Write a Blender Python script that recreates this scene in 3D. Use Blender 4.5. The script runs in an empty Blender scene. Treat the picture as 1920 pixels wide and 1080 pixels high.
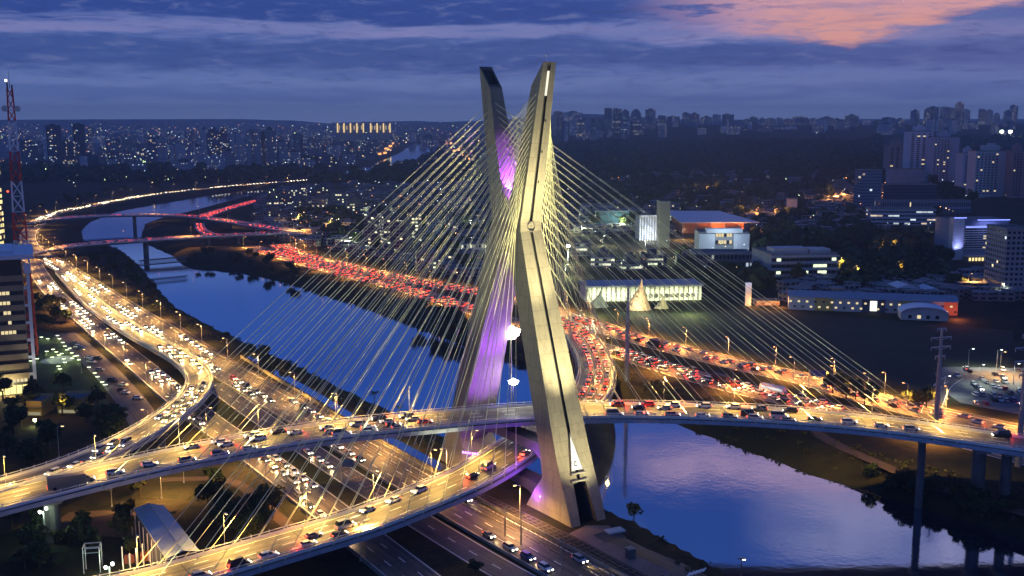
import bpy, bmesh, math, random
import numpy as np
from mathutils import Vector, Matrix

random.seed(7)
C = bpy.context.scene.collection
sc = bpy.context.scene
R = math.radians

# ------------------------------------------------------------------ camera
CAMZ, PITCH, FOC = 122.0, R(9.03), 2000.0
cam_d = bpy.data.cameras.new('camera'); cam = bpy.data.objects.new('camera', cam_d); C.objects.link(cam)
cam.location = (0, 0, CAMZ); cam.rotation_euler = (math.pi/2 - PITCH, 0, 0)
cam_d.sensor_width = 36; cam_d.lens = 36*FOC/1920; cam_d.clip_end = 60000; cam_d.clip_start = 1
sc.camera = cam

# ------------------------------------------------------------------ world: dusk sky
SUN_AZ, SUN_EL = R(15), R(-1.5)
w = bpy.data.worlds.new('World'); sc.world = w; w.use_nodes = True
NT = w.node_tree; NT.nodes.clear()

class N:
    """tiny node helper"""
    def __init__(s, nt): s.t = nt
    def new(s, typ, **kw):
        n = s.t.nodes.new(typ)
        for k, v in kw.items(): setattr(n, k, v)
        return n
    def put(s, sock, v):
        if isinstance(v, bpy.types.NodeSocket): s.t.links.new(v, sock)
        elif v is not None: sock.default_value = v
    def m(s, op, a, b=None, c=None, clamp=False):
        n = s.new('ShaderNodeMath', operation=op, use_clamp=clamp)
        s.put(n.inputs[0], a); s.put(n.inputs[1], b)
        if c is not None: s.put(n.inputs[2], c)
        return n.outputs[0]
    def ss(s, v, a, b):
        n = s.new('ShaderNodeMapRange', interpolation_type='SMOOTHSTEP')
        s.put(n.inputs['Value'], v); n.inputs['From Min'].default_value = a; n.inputs['From Max'].default_value = b
        return n.outputs['Result']
    def mix(s, f, a, b):
        n = s.new('ShaderNodeMix', data_type='RGBA')
        s.put(n.inputs[0], f)
        for q, v in ((6, a), (7, b)):
            if isinstance(v, tuple) and len(v) == 3: v = (*v, 1)
            s.put(n.inputs[q], v)
        return n.outputs[2]
    def vec(s, x, y, z):
        n = s.new('ShaderNodeCombineXYZ'); s.put(n.inputs[0], x); s.put(n.inputs[1], y); s.put(n.inputs[2], z)
        return n.outputs[0]
    def noise(s, v, scale=1.0, detail=4.0, rough=0.5, dist=0.0):
        n = s.new('ShaderNodeTexNoise'); s.put(n.inputs['Vector'], v)
        n.inputs['Scale'].default_value = scale; n.inputs['Detail'].default_value = detail
        n.inputs['Roughness'].default_value = rough; n.inputs['Distortion'].default_value = dist
        return n.outputs['Fac']
def s2l(r, g, b):
    f = lambda c: (c/255/12.92) if c/255 <= 0.04045 else ((c/255+0.055)/1.055)**2.4
    return (f(r), f(g), f(b))

def build_world():
    n = N(NT)
    tc = n.new('ShaderNodeTexCoord'); sep = n.new('ShaderNodeSeparateXYZ'); n.put(sep.inputs[0], tc.outputs['Generated'])
    x, y, z = sep.outputs
    az = n.m('MULTIPLY', n.m('ARCTAN2', x, y), 57.2958)          # degrees, + to the right
    el = n.m('MULTIPLY', n.m('ARCSINE', z), 57.2958)
    # base gradient by elevation
    rmp = n.new('ShaderNodeValToRGB'); n.put(rmp.inputs[0], n.m('DIVIDE', n.m('MAXIMUM', el, 0.0), 40.0))
    cr = rmp.color_ramp; cr.interpolation = 'EASE'
    stops = [(0.0, s2l(126, 148, 198)), (0.03, s2l(108, 130, 186)), (0.09, s2l(88, 112, 178)), (0.148, s2l(74, 104, 174)), (0.168, s2l(124, 152, 212)),
             (0.235, s2l(58, 102, 186)), (0.34, s2l(46, 96, 186)), (0.48, s2l(44, 82, 160)), (0.7, s2l(66, 100, 172)), (1.0, s2l(60, 92, 165))]
    while len(cr.elements) < len(stops): cr.elements.new(0.5)
    for e, (p, c) in zip(cr.elements, stops): e.position = p; e.color = (*c, 1)
    col = rmp.outputs[0]
    # soft stratus structure
    v1 = n.vec(n.m('MULTIPLY', az, 0.075), n.m('MULTIPLY', el, 0.62), 3.1)
    n1 = n.noise(v1, 1.0, 7, 0.55, 0.35)
    v2 = n.vec(n.m('MULTIPLY', az, 0.22), n.m('MULTIPLY', el, 1.7), 9.0)
    n2 = n.noise(v2, 1.0, 6, 0.6, 0.5)
    wob = n.m('MULTIPLY', n.m('SUBTRACT', n2, 0.5), 1.5)
    wob1 = n.m('MULTIPLY', n.m('SUBTRACT', n1, 0.5), 1.9)
    elw = n.m('ADD', el, n.m('ADD', wob, wob1))
    # lavender gap near 4.6 deg, dark deck 3.9..2.2 and a dark deck above 5.2
    gap = n.m('MULTIPLY', n.ss(elw, 3.9, 4.3), n.m('SUBTRACT', 1.0, n.ss(elw, 4.5, 5.0)))
    gap = n.m('MULTIPLY', gap, n.ss(el, 3.2, 4.0))
    dark_top = n.m('MULTIPLY', n.ss(elw, 4.6, 5.1), n.m('SUBTRACT', 1.0, n.ss(el, 5.9, 6.7)))
    dark_mid = n.m('MULTIPLY', n.ss(elw, 2.0, 2.9), n.m('SUBTRACT', 1.0, n.ss(elw, 3.6, 4.3)))
    dark_low = n.m('MULTIPLY', n.ss(elw, 0.7, 1.2), n.m('SUBTRACT', 1.0, n.ss(elw, 1.3, 1.9)))
    col = n.mix(n.m('MULTIPLY', dark_mid, 0.85), col, s2l(52, 80, 148))
    col = n.mix(n.m('MULTIPLY', dark_low, 0.45), col, s2l(64, 92, 158))
    col = n.mix(n.m('MULTIPLY', dark_top, n.m('SUBTRACT', 0.95, n.m('MULTIPLY', n.ss(az, 2.0, 12.0), 0.5))), col, s2l(38, 68, 144))
    col = n.mix(n.m('MULTIPLY', gap, n.m('ADD', 0.45, n.m('MULTIPLY', n.ss(n1, 0.35, 0.65), 0.5))), col, s2l(134, 134, 186))
    # purple cast towards the right
    pr = n.m('MULTIPLY', n.ss(az, 10.0, 26.0), n.m('MULTIPLY', n.ss(el, 0.5, 3.5), n.m('SUBTRACT', 1.0, n.ss(el, 8.0, 14.0))))
    col = n.mix(n.m('MULTIPLY', pr, 0.5), col, s2l(104, 112, 168))
    tex = n.noise(n.vec(n.m('MULTIPLY', az, 0.5), n.m('MULTIPLY', el, 2.6), 21.0), 1.0, 8, 0.68, 0.6)
    tm = n.m('MULTIPLY', n.ss(el, .8, 2.2), n.m('SUBTRACT', 1.0, n.ss(el, 9.0, 14.0)))
    col = n.mix(n.m('MULTIPLY', n.ss(tex, .5, .72), n.m('MULTIPLY', tm, .6)), col, s2l(112, 124, 176))
    col = n.mix(n.m('MULTIPLY', n.m('SUBTRACT', 1.0, n.ss(tex, .30, .5)), n.m('MULTIPLY', tm, .5)), col, s2l(42, 64, 128))
    # the afterglow: a wedge of clear sky top right
    lo = n.m('SUBTRACT', 4.95, n.m('MULTIPLY', n.m('MAXIMUM', n.m('SUBTRACT', az, 5.0), 0.0), 0.11))
    low2 = n.m('ADD', 3.45, n.m('MULTIPLY', n.m('MAXIMUM', n.m('SUBTRACT', az, 16.7), 0.0), 0.235))
    lower = n.m('ADD', n.m('MAXIMUM', lo, low2), n.m('ADD', n.m('MULTIPLY', wob, 0.8), n.m('MULTIPLY', n.m('SUBTRACT', tex, .5), 1.2)))
    g = n.ss(n.m('SUBTRACT', el, lower), -0.25, 0.55)
    g = n.m('MULTIPLY', g, n.ss(az, 5.0, 13.5))
    g = n.m('MULTIPLY', g, n.m('SUBTRACT', .92, n.ss(el, 8.0, 11.5)), clamp=True)
    streak = n.ss(n.noise(n.vec(n.m('MULTIPLY', az, 0.35), n.m('MULTIPLY', el, 2.4), 1.0), 1.0, 5, 0.6), 0.50, 0.62)
    g = n.m('MULTIPLY', g, n.m('SUBTRACT', 1.0, n.m('MULTIPLY', streak, n.m('SUBTRACT', 0.9, n.m('MULTIPLY', n.ss(az, 9.0, 16.0), 0.65)))))
    glow = n.mix(n.ss(az, 9.0, 16.0), s2l(176, 146, 184), s2l(228, 160, 148))
    glow = n.mix(n.ss(el, 4.4, 6.4), glow, s2l(220, 164, 170))
    glow = n.mix(n.m('MULTIPLY', n.ss(tex, .45, .7), .55), glow, s2l(150, 134, 176))
    col = n.mix(g, col, glow)
    # higher sky (what the river mirrors): rosy and pale cloud banks to the right
    v3 = n.vec(n.m('MULTIPLY', az, 0.10), n.m('MULTIPLY', el, 0.30), 5.3)
    n3 = n.noise(v3, 1.0, 5, 0.5, 0.6)
    def bank(a0, a1, a2, a3, e0, e1, e2, e3):
        e = n.m('MULTIPLY', n.ss(el, e0, e1), n.m('SUBTRACT', 1.0, n.ss(el, e2, e3)))
        return n.m('MULTIPLY', e, n.m('MULTIPLY', n.ss(az, a0, a1), n.m('SUBTRACT', 1.0, n.ss(az, a2, a3))))
    n5 = n.noise(n.vec(n.m('MULTIPLY', az, 0.22), n.m('MULTIPLY', el, 0.8), 2.2), 1.0, 6, 0.6, 0.6)
    hi = n.m('MAXIMUM', bank(5, 9, 24, 30, 16.2, 17.6, 18.4, 19.6), n.m('MULTIPLY', bank(12, 17, 30, 36, 18.2, 20, 21.5, 23.5), .8))
    hi = n.m('MULTIPLY', hi, n.m('ADD', .25, n.m('MULTIPLY', n.ss(n5, 0.36, 0.6), 1.0)), clamp=True)
    col = n.mix(n.m('MULTIPLY', hi, 0.92), col, n.mix(n.ss(el, 18.5, 20.0), s2l(232, 184, 204), s2l(196, 186, 214)))
    v4 = n.vec(n.m('MULTIPLY', az, 0.05), n.m('MULTIPLY', el, 0.22), 15.0)
    dk = n.m('MULTIPLY', n.ss(n.noise(v4, 1.0, 4, 0.5, 0.4), 0.42, 0.62), n.ss(el, 8.0, 12.0))
    col = n.mix(n.m('MULTIPLY', dk, n.m('MULTIPLY', 0.55, n.m('SUBTRACT', 1.0, hi))), col, s2l(40, 72, 160))
    # the physical sky, sun just under the horizon, adds its own faint gradient
    sky = n.new('ShaderNodeTexSky', sky_type='NISHITA'); sky.sun_disc = False
    sky.sun_elevation = SUN_EL; sky.sun_rotation = SUN_AZ
    bgn = n.new('ShaderNodeBackground'); n.put(bgn.inputs[0], sky.outputs[0]); bgn.inputs[1].default_value = 0.012
    bg = n.new('ShaderNodeBackground'); n.put(bg.inputs[0], col); bg.inputs[1].default_value = 1.0
    add = n.new('ShaderNodeAddShader'); n.put(add.inputs[0], bg.outputs[0]); n.put(add.inputs[1], bgn.outputs[0])
    out = n.new('ShaderNodeOutputWorld'); n.put(out.inputs[0], add.outputs[0])
build_world()

sd = bpy.data.lights.new('sun', 'SUN'); sd.energy = 0.04; sd.angle = R(12); sd.color = (1, .75, .65)
so = bpy.data.objects.new('sun', sd); C.objects.link(so)
so.rotation_euler = (R(82), 0, math.pi - SUN_AZ)

sc.view_settings.view_transform = 'Standard'; sc.view_settings.look = 'None'
sc.view_settings.exposure = 0.0; sc.view_settings.gamma = 1.0
sc.cycles.max_bounces = 5; sc.cycles.diffuse_bounces = 2; sc.cycles.glossy_bounces = 3
sc.cycles.transparent_max_bounces = 6; sc.cycles.volume_bounces = 0
sc.cycles.sample_clamp_indirect = 3.0
sc.cycles.use_light_tree = True

# ------------------------------------------------------------------ pixel rays -> places on the ground (used once, to lay out the plan)
cp, sp = math.cos(PITCH), math.sin(PITCH)
def ray(px, py):
    a, b = (px-960)/FOC, (540-py)/FOC
    return np.array([a, cp + b*sp, -sp + b*cp])
def P(px, py, z=6.0):
    d = ray(px, py); t = (z-CAMZ)/d[2]
    return (d[0]*t, d[1]*t)
def at_depth(px, py, Y):
    """height and x of a picture point that stands at plan distance Y"""
    d = ray(px, py); t = Y/d[1]
    return d[0]*t, CAMZ + d[2]*t

def catmull(pts, step=4.0):
    pts = [np.array(p, float) for p in pts]
    if len(pts) < 3:
        L = np.linalg.norm(pts[1]-pts[0]); k = max(2, int(L/step))
        return np.array([pts[0]+(pts[1]-pts[0])*i/k for i in range(k+1)])
    Q = [2*pts[0]-pts[1]] + pts + [2*pts[-1]-pts[-2]]
    out = []
    for i in range(1, len(Q)-2):
        p0, p1, p2, p3 = Q[i-1:i+3]
        k = max(2, int(np.linalg.norm(p2-p1)/step))
        for j in range(k):
            t = j/k
            out.append(0.5*((2*p1)+(-p0+p2)*t+(2*p0-5*p1+4*p2-p3)*t*t+(-p0+3*p1-3*p2+p3)*t**3))
    out.append(Q[-2])
    return np.array(out)

class Path:
    """a smooth plan line with heights; s in metres"""
    def __init__(s, pts, step=4.0, ext0=0, ext1=0):
        w = [(*P(a, b, z), z) for a, b, z in pts]
        c = catmull(w, step)
        for _ in range(4):
            c[1:-1] = (c[:-2]+2*c[1:-1]+c[2:])/4
        if ext0:
            d = c[0]-c[1]; d[2] = 0; d /= np.linalg.norm(d)
            c = np.vstack([[c[0]+d*q for q in np.arange(ext0, 0, -step*2)], c])
        if ext1:
            d = c[-1]-c[-2]; d[2] = 0; d /= np.linalg.norm(d)
            c = np.vstack([c, [c[-1]+d*q for q in np.arange(step*2, ext1+1, step*2)]])
        s.c = c
        s.s = np.concatenate([[0], np.cumsum(np.linalg.norm(np.diff(c[:, :2], axis=0), axis=1))])
        t = np.gradient(c[:, :2], axis=0); t /= np.linalg.norm(t, axis=1)[:, None]
        s.t = t; s.n = np.stack([t[:, 1], -t[:, 0]], 1)          # n: right-hand side of travel
        s.L = s.s[-1]
    def at(s, d, off=0.0):
        x = np.interp(d, s.s, s.c[:, 0]); y = np.interp(d, s.s, s.c[:, 1]); z = np.interp(d, s.s, s.c[:, 2])
        tx = np.interp(d, s.s, s.t[:, 0]); ty = np.interp(d, s.s, s.t[:, 1])
        l = math.hypot(tx, ty); tx /= l; ty /= l
        return Vector((x+ty*off, y-tx*off, z)), math.atan2(ty, tx)
    def near(s, px, py, z=None):
        """s of the path point that stands nearest a place given in the picture"""
        zz = np.median(s.c[:, 2]) if z is None else z
        q = np.array(P(px, py, zz)); return s.s[np.argmin(np.linalg.norm(s.c[:, :2]-q, axis=1))]

# ------------------------------------------------------------------ the river's outline and the lie of the land
near_bank = [P(*q, 0) for q in [(775, 268), (755, 284), (700, 308), (560, 338), (365, 368), (240, 389), (172, 414), (153, 432), (158, 455), (225, 468),
                                (262, 497), (283, 527), (330, 577), (430, 629), (595, 705), (745, 780), (1140, 968), (1350, 1088)]]
far_bank = [P(*q, 0) for q in [(1920, 1012), (1720, 950), (1530, 893), (1280, 800), (1140, 745), (985, 692), (860, 645), (640, 562), (500, 520), (420, 503),
                               (345, 500), (325, 480), (262, 452), (272, 420), (345, 402), (480, 366), (620, 340), (760, 308), (812, 300), (800, 268)]]
def extrap(a, b, L):
    a = np.array(a); b = np.array(b); d = (b-a)/np.linalg.norm(b-a); return tuple(b+d*L)
nb_end = extrap(near_bank[-2], near_bank[-1], 500)
fb_end = extrap(far_bank[1], far_bank[0], 520)
poly = np.array(near_bank + [nb_end, fb_end] + far_bank)

def river_sd(x, y):
    """signed distance to the river outline, positive on land"""
    x = np.asarray(x, float); y = np.asarray(y, float)
    d2 = np.full(x.shape, 1e18); inside = np.zeros(x.shape, bool)
    n = len(poly)
    for i in range(n):
        ax, ay = poly[i]; bx, by = poly[(i+1) % n]
        ex, ey = bx-ax, by-ay
        t = np.clip(((x-ax)*ex+(y-ay)*ey)/(ex*ex+ey*ey), 0, 1)
        d2 = np.minimum(d2, (x-ax-t*ex)**2+(y-ay-t*ey)**2)
        cond = ((ay > y) != (by > y)) & (x < (bx-ax)*(y-ay)/((by-ay) if by != ay else 1e-9)+ax)
        inside ^= cond
    d = np.sqrt(d2)
    return np.where(inside, -d, d)
def sstep(v, a, b):
    t = np.clip((v-a)/(b-a), 0, 1); return t*t*(3-2*t)
def hz(x, y, river=True):
    x = np.asarray(x, float); y = np.asarray(y, float)
    z = 6.0 + 62*sstep(y, 2300, 5200)*sstep(x, -500, 900) + 22*sstep(x, 420, 760)*sstep(y, 1150, 1700)
    z = z + sstep(y, 8000, 11500)*(1-.75*sstep(x, -200, 2500))*(75 + 26*np.sin(x/900.0+1.0) + 14*np.sin(x/370.0) + 7*np.sin(x/151.0))
    if river:
        s_ = river_sd(x, y)
        k = np.where((y < 350) & (x > -40) & (y < 335-0.0*x), 1.1, 0.42)
        k = np.where((y < 350) & (x > 5) & (x < 90) & (y < 300), 1.6, k)
        jit = 1.0*np.sin(x*0.21)*np.sin(y*0.13) + 0.6*np.sin(x*0.53+y*0.31)
        z = np.minimum(z, k*(s_ + np.where(s_ > -6, jit, 0)*np.where(k < .5, 1, .2)))
        z = np.maximum(z, -3.0)
    return z
def Pg(px, py):
    """where the ray through a picture point meets the land"""
    d = ray(px, py); t0, t1 = 100.0, 16000.0
    ts = np.geomspace(t0, t1, 700)
    zz = CAMZ + d[2]*ts; g = hz(d[0]*ts, d[1]*ts, river=False)
    k = np.argmax(zz < g)
    if k == 0: k = len(ts)-1
    t = ts[k]
    return d[0]*t, d[1]*t, float(g[k])

# ------------------------------------------------------------------ mesh + tagging helpers
def tag(o, label=None, cat=None, group=None, kind=None):
    if label: o['label'] = label
    if cat: o['category'] = cat
    if group: o['group'] = group
    if kind: o['kind'] = kind
    return o
def empty(name, loc, rz=0.0, label=None, cat=None, group=None):
    o = bpy.data.objects.new(name, None); C.objects.link(o); o.location = loc; o.rotation_euler = (0, 0, rz)
    o.empty_display_size = 1
    return tag(o, label, cat, group)
class MB:
    """collects shapes, links them as one mesh object"""
    def __init__(s): s.v = []; s.f = []; s.m = []; s.uv = []
    def face(s, pts, mi=0, uv=None):
        b = len(s.v); s.v += [tuple(p) for p in pts]; s.f.append(tuple(range(b, b+len(pts)))); s.m.append(mi)
        s.uv.append(uv if uv else [(0, 0)]*len(pts))
    def box(s, x0, x1, y0, y1, z0, z1, mi=0, top=None, bottom=False, M=None):
        c = [(x0, y0, z0), (x1, y0, z0), (x1, y1, z0), (x0, y1, z0), (x0, y0, z1), (x1, y0, z1), (x1, y1, z1), (x0, y1, z1)]
        if M is not None: c = [tuple(M @ Vector(p)) for p in c]
        dx, dy, h = x1-x0, y1-y0, z1-z0
        for (a, b, e, f), L, u0 in (((0, 1, 5, 4), dx, 0), ((1, 2, 6, 5), dy, dx), ((2, 3, 7, 6), dx, dx+dy), ((3, 0, 4, 7), dy, 2*dx+dy)):
            s.face([c[a], c[b], c[e], c[f]], mi, [(u0, z0), (u0+L, z0), (u0+L, z1), (u0, z1)])
        s.face([c[4], c[5], c[6], c[7]], mi if top is None else top, [(-50, -50)]*4)
        s.face([c[3], c[2], c[1], c[0]], mi if top is None else top, [(-50, -50)]*4)
    def tube(s, a, b, r0, r1=None, n=6, mi=0, cap=True):
        a = Vector(a); b = Vector(b); r1 = r0 if r1 is None else r1
        d = (b-a).normalized(); u = d.orthogonal().normalized(); v = d.cross(u)
        A = [a+(u*math.cos(2*math.pi*i/n)+v*math.sin(2*math.pi*i/n))*r0 for i in range(n)]
        B = [b+(u*math.cos(2*math.pi*i/n)+v*math.sin(2*math.pi*i/n))*r1 for i in range(n)]
        base = len(s.v); s.v += [tuple(p) for p in A+B]
        for i in range(n):
            j = (i+1) % n
            s.f.append((base+i, base+j, base+n+j, base+n+i)); s.m.append(mi); s.uv.append([(0, 0)]*4)
        if cap:
            s.f.append(tuple(base+n-1-i for i in range(n))); s.m.append(mi); s.uv.append([(0, 0)]*n)
            s.f.append(tuple(base+n+i for i in range(n))); s.m.append(mi); s.uv.append([(0, 0)]*n)
    def prism(s, prof, y0, y1, mi=0):
        """profile of (x,z) points extruded along y"""
        n = len(prof)
        for i in range(n):
            a, b = prof[i], prof[(i+1) % n]
            s.face([(a[0], y0, a[1]), (b[0], y0, b[1]), (b[0], y1, b[1]), (a[0], y1, a[1])], mi)
        s.face([(p[0], y0, p[1]) for p in prof[::-1]], mi); s.face([(p[0], y1, p[1]) for p in prof], mi)
    def build(s, name, mats, parent=None, smooth=False, mesh_only=False):
        me = bpy.data.meshes.new(name); me.from_pydata(s.v, [], s.f)
        mats = mats if isinstance(mats, (list, tuple)) else [mats]
        for q in mats: me.materials.append(q)
        me.polygons.foreach_set('material_index', s.m)
        ul = me.uv_layers.new(name='UVMap')
        flat = [c for u in s.uv for p in u for c in p]
        ul.data.foreach_set('uv', flat)
        if smooth: me.polygons.foreach_set('use_smooth', [True]*len(s.f))
        me.update()
        if mesh_only: return me
        return link(name, me, parent)
def link(name, me, parent=None, loc=None, rz=None):
    o = bpy.data.objects.new(name, me); C.objects.link(o)
    if parent: o.parent = parent
    if loc is not None: o.location = loc
    if rz is not None: o.rotation_euler = (0, 0, rz)
    return o
def copy_tree(o, parent=None):
    c = o.copy(); C.objects.link(c)
    if parent: c.parent = parent
    for ch in list(o.children):
        if ch.type != 'LIGHT': copy_tree(ch, c)
    return c
ORD = ['first', 'second', 'third', 'fourth', 'fifth', 'sixth', 'seventh', 'eighth', 'ninth', 'tenth', 'eleventh', 'twelfth', 'thirteenth', 'fourteenth',
       'fifteenth', 'sixteenth', 'seventeenth', 'eighteenth', 'nineteenth', 'twentieth']
def ordn(i):
    if i < 20: return ORD[i]
    t, u = divmod(i+1, 10)
    T = {2: 'twenty', 3: 'thirty', 4: 'forty', 5: 'fifty', 6: 'sixty', 7: 'seventy', 8: 'eighty', 9: 'ninety', 10: 'hundred'}
    TT = {2: 'twentieth', 3: 'thirtieth', 4: 'fortieth', 5: 'fiftieth', 6: 'sixtieth', 7: 'seventieth', 8: 'eightieth', 9: 'ninetieth', 10: 'hundredth'}
    return TT[t] if u == 0 else T[t]+'-'+ORD[u-1]
REG = []          # (object, series phrase, tail) -> unique ordinal labels, counted from the left
def series(o, head, tail, cat, group):
    tag(o, None, cat, group); REG.append((o, head, tail))
def finish_series():
    from collections import defaultdict
    D = defaultdict(list)
    for o, h, t in REG: D[(h, t)].append(o)
    for (h, t), L in D.items():
        L.sort(key=lambda o: o.matrix_world.translation.x/max(o.matrix_world.translation.y, 1) if o.parent else o.location.x/max(o.location.y, 1))
        for i, o in enumerate(L):
            o['label'] = f'{h} {t}' if len(L) == 1 else f'{h}, {ordn(i)} from left, {t}'

def spot(name, loc, tgt, power, color, angle=90, blend=.6, rad=.3, parent=None):
    l = bpy.data.lights.new(name, 'SPOT'); l.energy = power; l.color = color; l.spot_size = R(angle); l.spot_blend = blend; l.shadow_soft_size = rad
    o = bpy.data.objects.new(name, l); C.objects.link(o); o.location = loc
    d = Vector(tgt)-Vector(loc); o.rotation_euler = d.to_track_quat('-Z', 'Y').to_euler()
    return o
def point(name, loc, power, color, rad=.4):
    l = bpy.data.lights.new(name, 'POINT'); l.energy = power; l.color = color; l.shadow_soft_size = rad
    o = bpy.data.objects.new(name, l); C.objects.link(o); o.location = loc; return o

# ------------------------------------------------------------------ materials
MATS = {}
def mat(name, col, rough=.7, metal=0.0, var=0.0, scale=.3, spec=.4, col2=None, bump=0.0):
    if name in MATS: return MATS[name]
    m = bpy.data.materials.new(name); m.use_nodes = True; n = N(m.node_tree); b = m.node_tree.nodes['Principled BSDF']
    b.inputs['Roughness'].default_value = rough; b.inputs['Metallic'].default_value = metal
    b.inputs['Specular IOR Level'].default_value = spec
    if var > 0 or col2:
        g = n.new('ShaderNodeNewGeometry')
        f = n.noise(g.outputs['Position'], scale, 6, .6)
        f = n.ss(f, .3, .7)
        c2 = col2 if col2 else tuple(c*(1-var) for c in col)
        n.put(b.inputs['Base Color'], n.mix(f, col, c2))
        if bump:
            bp = n.new('ShaderNodeBump'); bp.inputs['Strength'].default_value = bump; bp.inputs['Distance'].default_value = .5
            n.put(bp.inputs['Height'], n.noise(g.outputs['Position'], scale*5, 5, .6)); n.put(b.inputs['Normal'], bp.outputs[0])
    else: b.inputs['Base Color'].default_value = (*col, 1)
    MATS[name] = m; return m
def emit(name, col, strength, sample=False):
    if name in MATS: return MATS[name]
    m = bpy.data.materials.new(name); m.use_nodes = True; t = m.node_tree; t.nodes.clear(); n = N(t)
    e = n.new('ShaderNodeEmission'); e.inputs[0].default_value = (*col, 1); e.inputs[1].default_value = strength
    o = n.new('ShaderNodeOutputMaterial'); n.put(o.inputs[0], e.outputs[0])
    if not sample: m.cycles.emission_sampling = 'NONE'
    MATS[name] = m; return m
def facade(name, wall, cw, ch, frac, lit=(1.0, .78, .42), lit2=(.75, .9, 1.0), es=1.2, x0=.2, x1=.8, z0=.3, z1=.8, glass=(.02, .025, .04), band=0.0):
    """walls with window openings on a grid, some rooms lit; grid in metres from the UVs"""
    if name in MATS: return MATS[name]
    m = bpy.data.materials.new(name); m.use_nodes = True; n = N(m.node_tree); b = m.node_tree.nodes['Principled BSDF']
    uv = n.new('ShaderNodeUVMap'); sep = n.new('ShaderNodeSeparateXYZ'); n.put(sep.inputs[0], uv.outputs[0])
    oi = n.new('ShaderNodeObjectInfo')
    g = n.new('ShaderNodeNewGeometry')
    u = n.m('DIVIDE', sep.outputs[0], cw); v = n.m('DIVIDE', sep.outputs[1], ch)
    fu = n.m('FRACT', u); fv = n.m('FRACT', v)
    iu = n.m('FLOOR', u); iv = n.m('FLOOR', v)
    inx = n.m('MULTIPLY', n.m('GREATER_THAN', fu, x0), n.m('LESS_THAN', fu, x1))
    iny = n.m('MULTIPLY', n.m('GREATER_THAN', fv, z0), n.m('LESS_THAN', fv, z1))
    win = n.m('MULTIPLY', n.m('MULTIPLY', inx, iny), n.m('GREATER_THAN', sep.outputs[1], -20.0))
    wn = n.new('ShaderNodeTexWhiteNoise', noise_dimensions='4D')
    n.put(wn.inputs['Vector'], n.vec(iu, iv, 1.0)); n.put(wn.inputs['W'], n.m('MULTIPLY', oi.outputs['Random'], 91.0))
    wf = n.new('ShaderNodeTexWhiteNoise', noise_dimensions='4D')        # whole floors left on
    n.put(wf.inputs['Vector'], n.vec(3.0, iv, 7.0)); n.put(wf.inputs['W'], n.m('MULTIPLY', oi.outputs['Random'], 37.0))
    thr = n.m('SUBTRACT', 1.0-frac, n.m('MULTIPLY', n.m('GREATER_THAN', wf.outputs[0], 1.0-.14), band))
    on = n.m('MULTIPLY', win, n.m('GREATER_THAN', wn.outputs[0], thr))
    sc_ = n.new('ShaderNodeSeparateColor'); n.put(sc_.inputs[0], wn.outputs['Color'])
    tint = n.new('ShaderNodeMix', data_type='RGBA'); tint.blend_type = 'MULTIPLY'; tint.inputs[0].default_value = 1
    n.put(tint.inputs[6], (*wall, 1)); tv = n.m('ADD', .55, n.m('MULTIPLY', oi.outputs['Random'], .7))
    cc = n.new('ShaderNodeCombineColor'); [n.put(cc.inputs[i], tv) for i in range(3)]
    n.put(tint.inputs[7], cc.outputs[0])
    n.put(b.inputs['Base Color'], n.mix(win, tint.outputs[2], glass))
    n.put(b.inputs['Roughness'], n.m('SUBTRACT', .75, n.m('MULTIPLY', win, .6)))
    n.put(b.inputs['Emission Color'], n.mix(n.m('GREATER_THAN', sc_.outputs[1], .55), lit, lit2))
    n.put(b.inputs['Emission Strength'], n.m('MULTIPLY', on, n.m('MULTIPLY', es, n.m('ADD', .25, sc_.outputs[2]))))
    m.cycles.emission_sampling = 'NONE'
    MATS[name] = m; return m

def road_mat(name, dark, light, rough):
    """worn road: wheel tracks strengthened into long streaks that imitate light trails, patches, cross joints"""
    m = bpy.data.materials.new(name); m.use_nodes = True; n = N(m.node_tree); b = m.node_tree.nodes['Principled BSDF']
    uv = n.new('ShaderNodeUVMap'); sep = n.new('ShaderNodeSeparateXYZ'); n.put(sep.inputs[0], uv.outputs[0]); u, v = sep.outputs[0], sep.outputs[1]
    t1 = n.noise(n.vec(n.m('MULTIPLY', u, 1.5), n.m('MULTIPLY', v, .012), 0.0), 1, 3, .5)  # lengthwise streaks in the colour stand for the traffic's light trails
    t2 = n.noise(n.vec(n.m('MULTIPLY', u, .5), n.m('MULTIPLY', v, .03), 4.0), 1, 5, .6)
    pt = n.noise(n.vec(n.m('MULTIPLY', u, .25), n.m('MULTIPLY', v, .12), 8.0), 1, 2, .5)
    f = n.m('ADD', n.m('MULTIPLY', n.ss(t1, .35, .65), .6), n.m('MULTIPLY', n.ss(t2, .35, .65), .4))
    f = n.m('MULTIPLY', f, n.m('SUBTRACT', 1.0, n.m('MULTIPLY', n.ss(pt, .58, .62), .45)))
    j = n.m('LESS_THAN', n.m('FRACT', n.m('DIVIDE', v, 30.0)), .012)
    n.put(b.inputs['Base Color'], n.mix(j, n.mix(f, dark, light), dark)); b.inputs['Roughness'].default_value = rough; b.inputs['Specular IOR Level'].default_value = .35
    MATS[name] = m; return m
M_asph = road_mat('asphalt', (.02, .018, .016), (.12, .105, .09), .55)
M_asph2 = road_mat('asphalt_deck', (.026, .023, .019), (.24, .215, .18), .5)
M_conc = mat('concrete', (.30, .29, .26), .8, var=.35, scale=.25)
M_concd = mat('concrete_dark', (.16, .15, .14), .85, var=.4, scale=.15)
M_fascia = mat('fascia', (.42, .44, .5), .6, var=.3, scale=.4)
M_rail = mat('rail_white', (.7, .7, .68), .5)
M_white = mat('road_paint', (.75, .74, .7), .6)
M_steel = mat('steel', (.35, .36, .38), .45, .5)
M_pole = mat('galvanised_pole', (.45, .46, .48), .45, .3)
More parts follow.
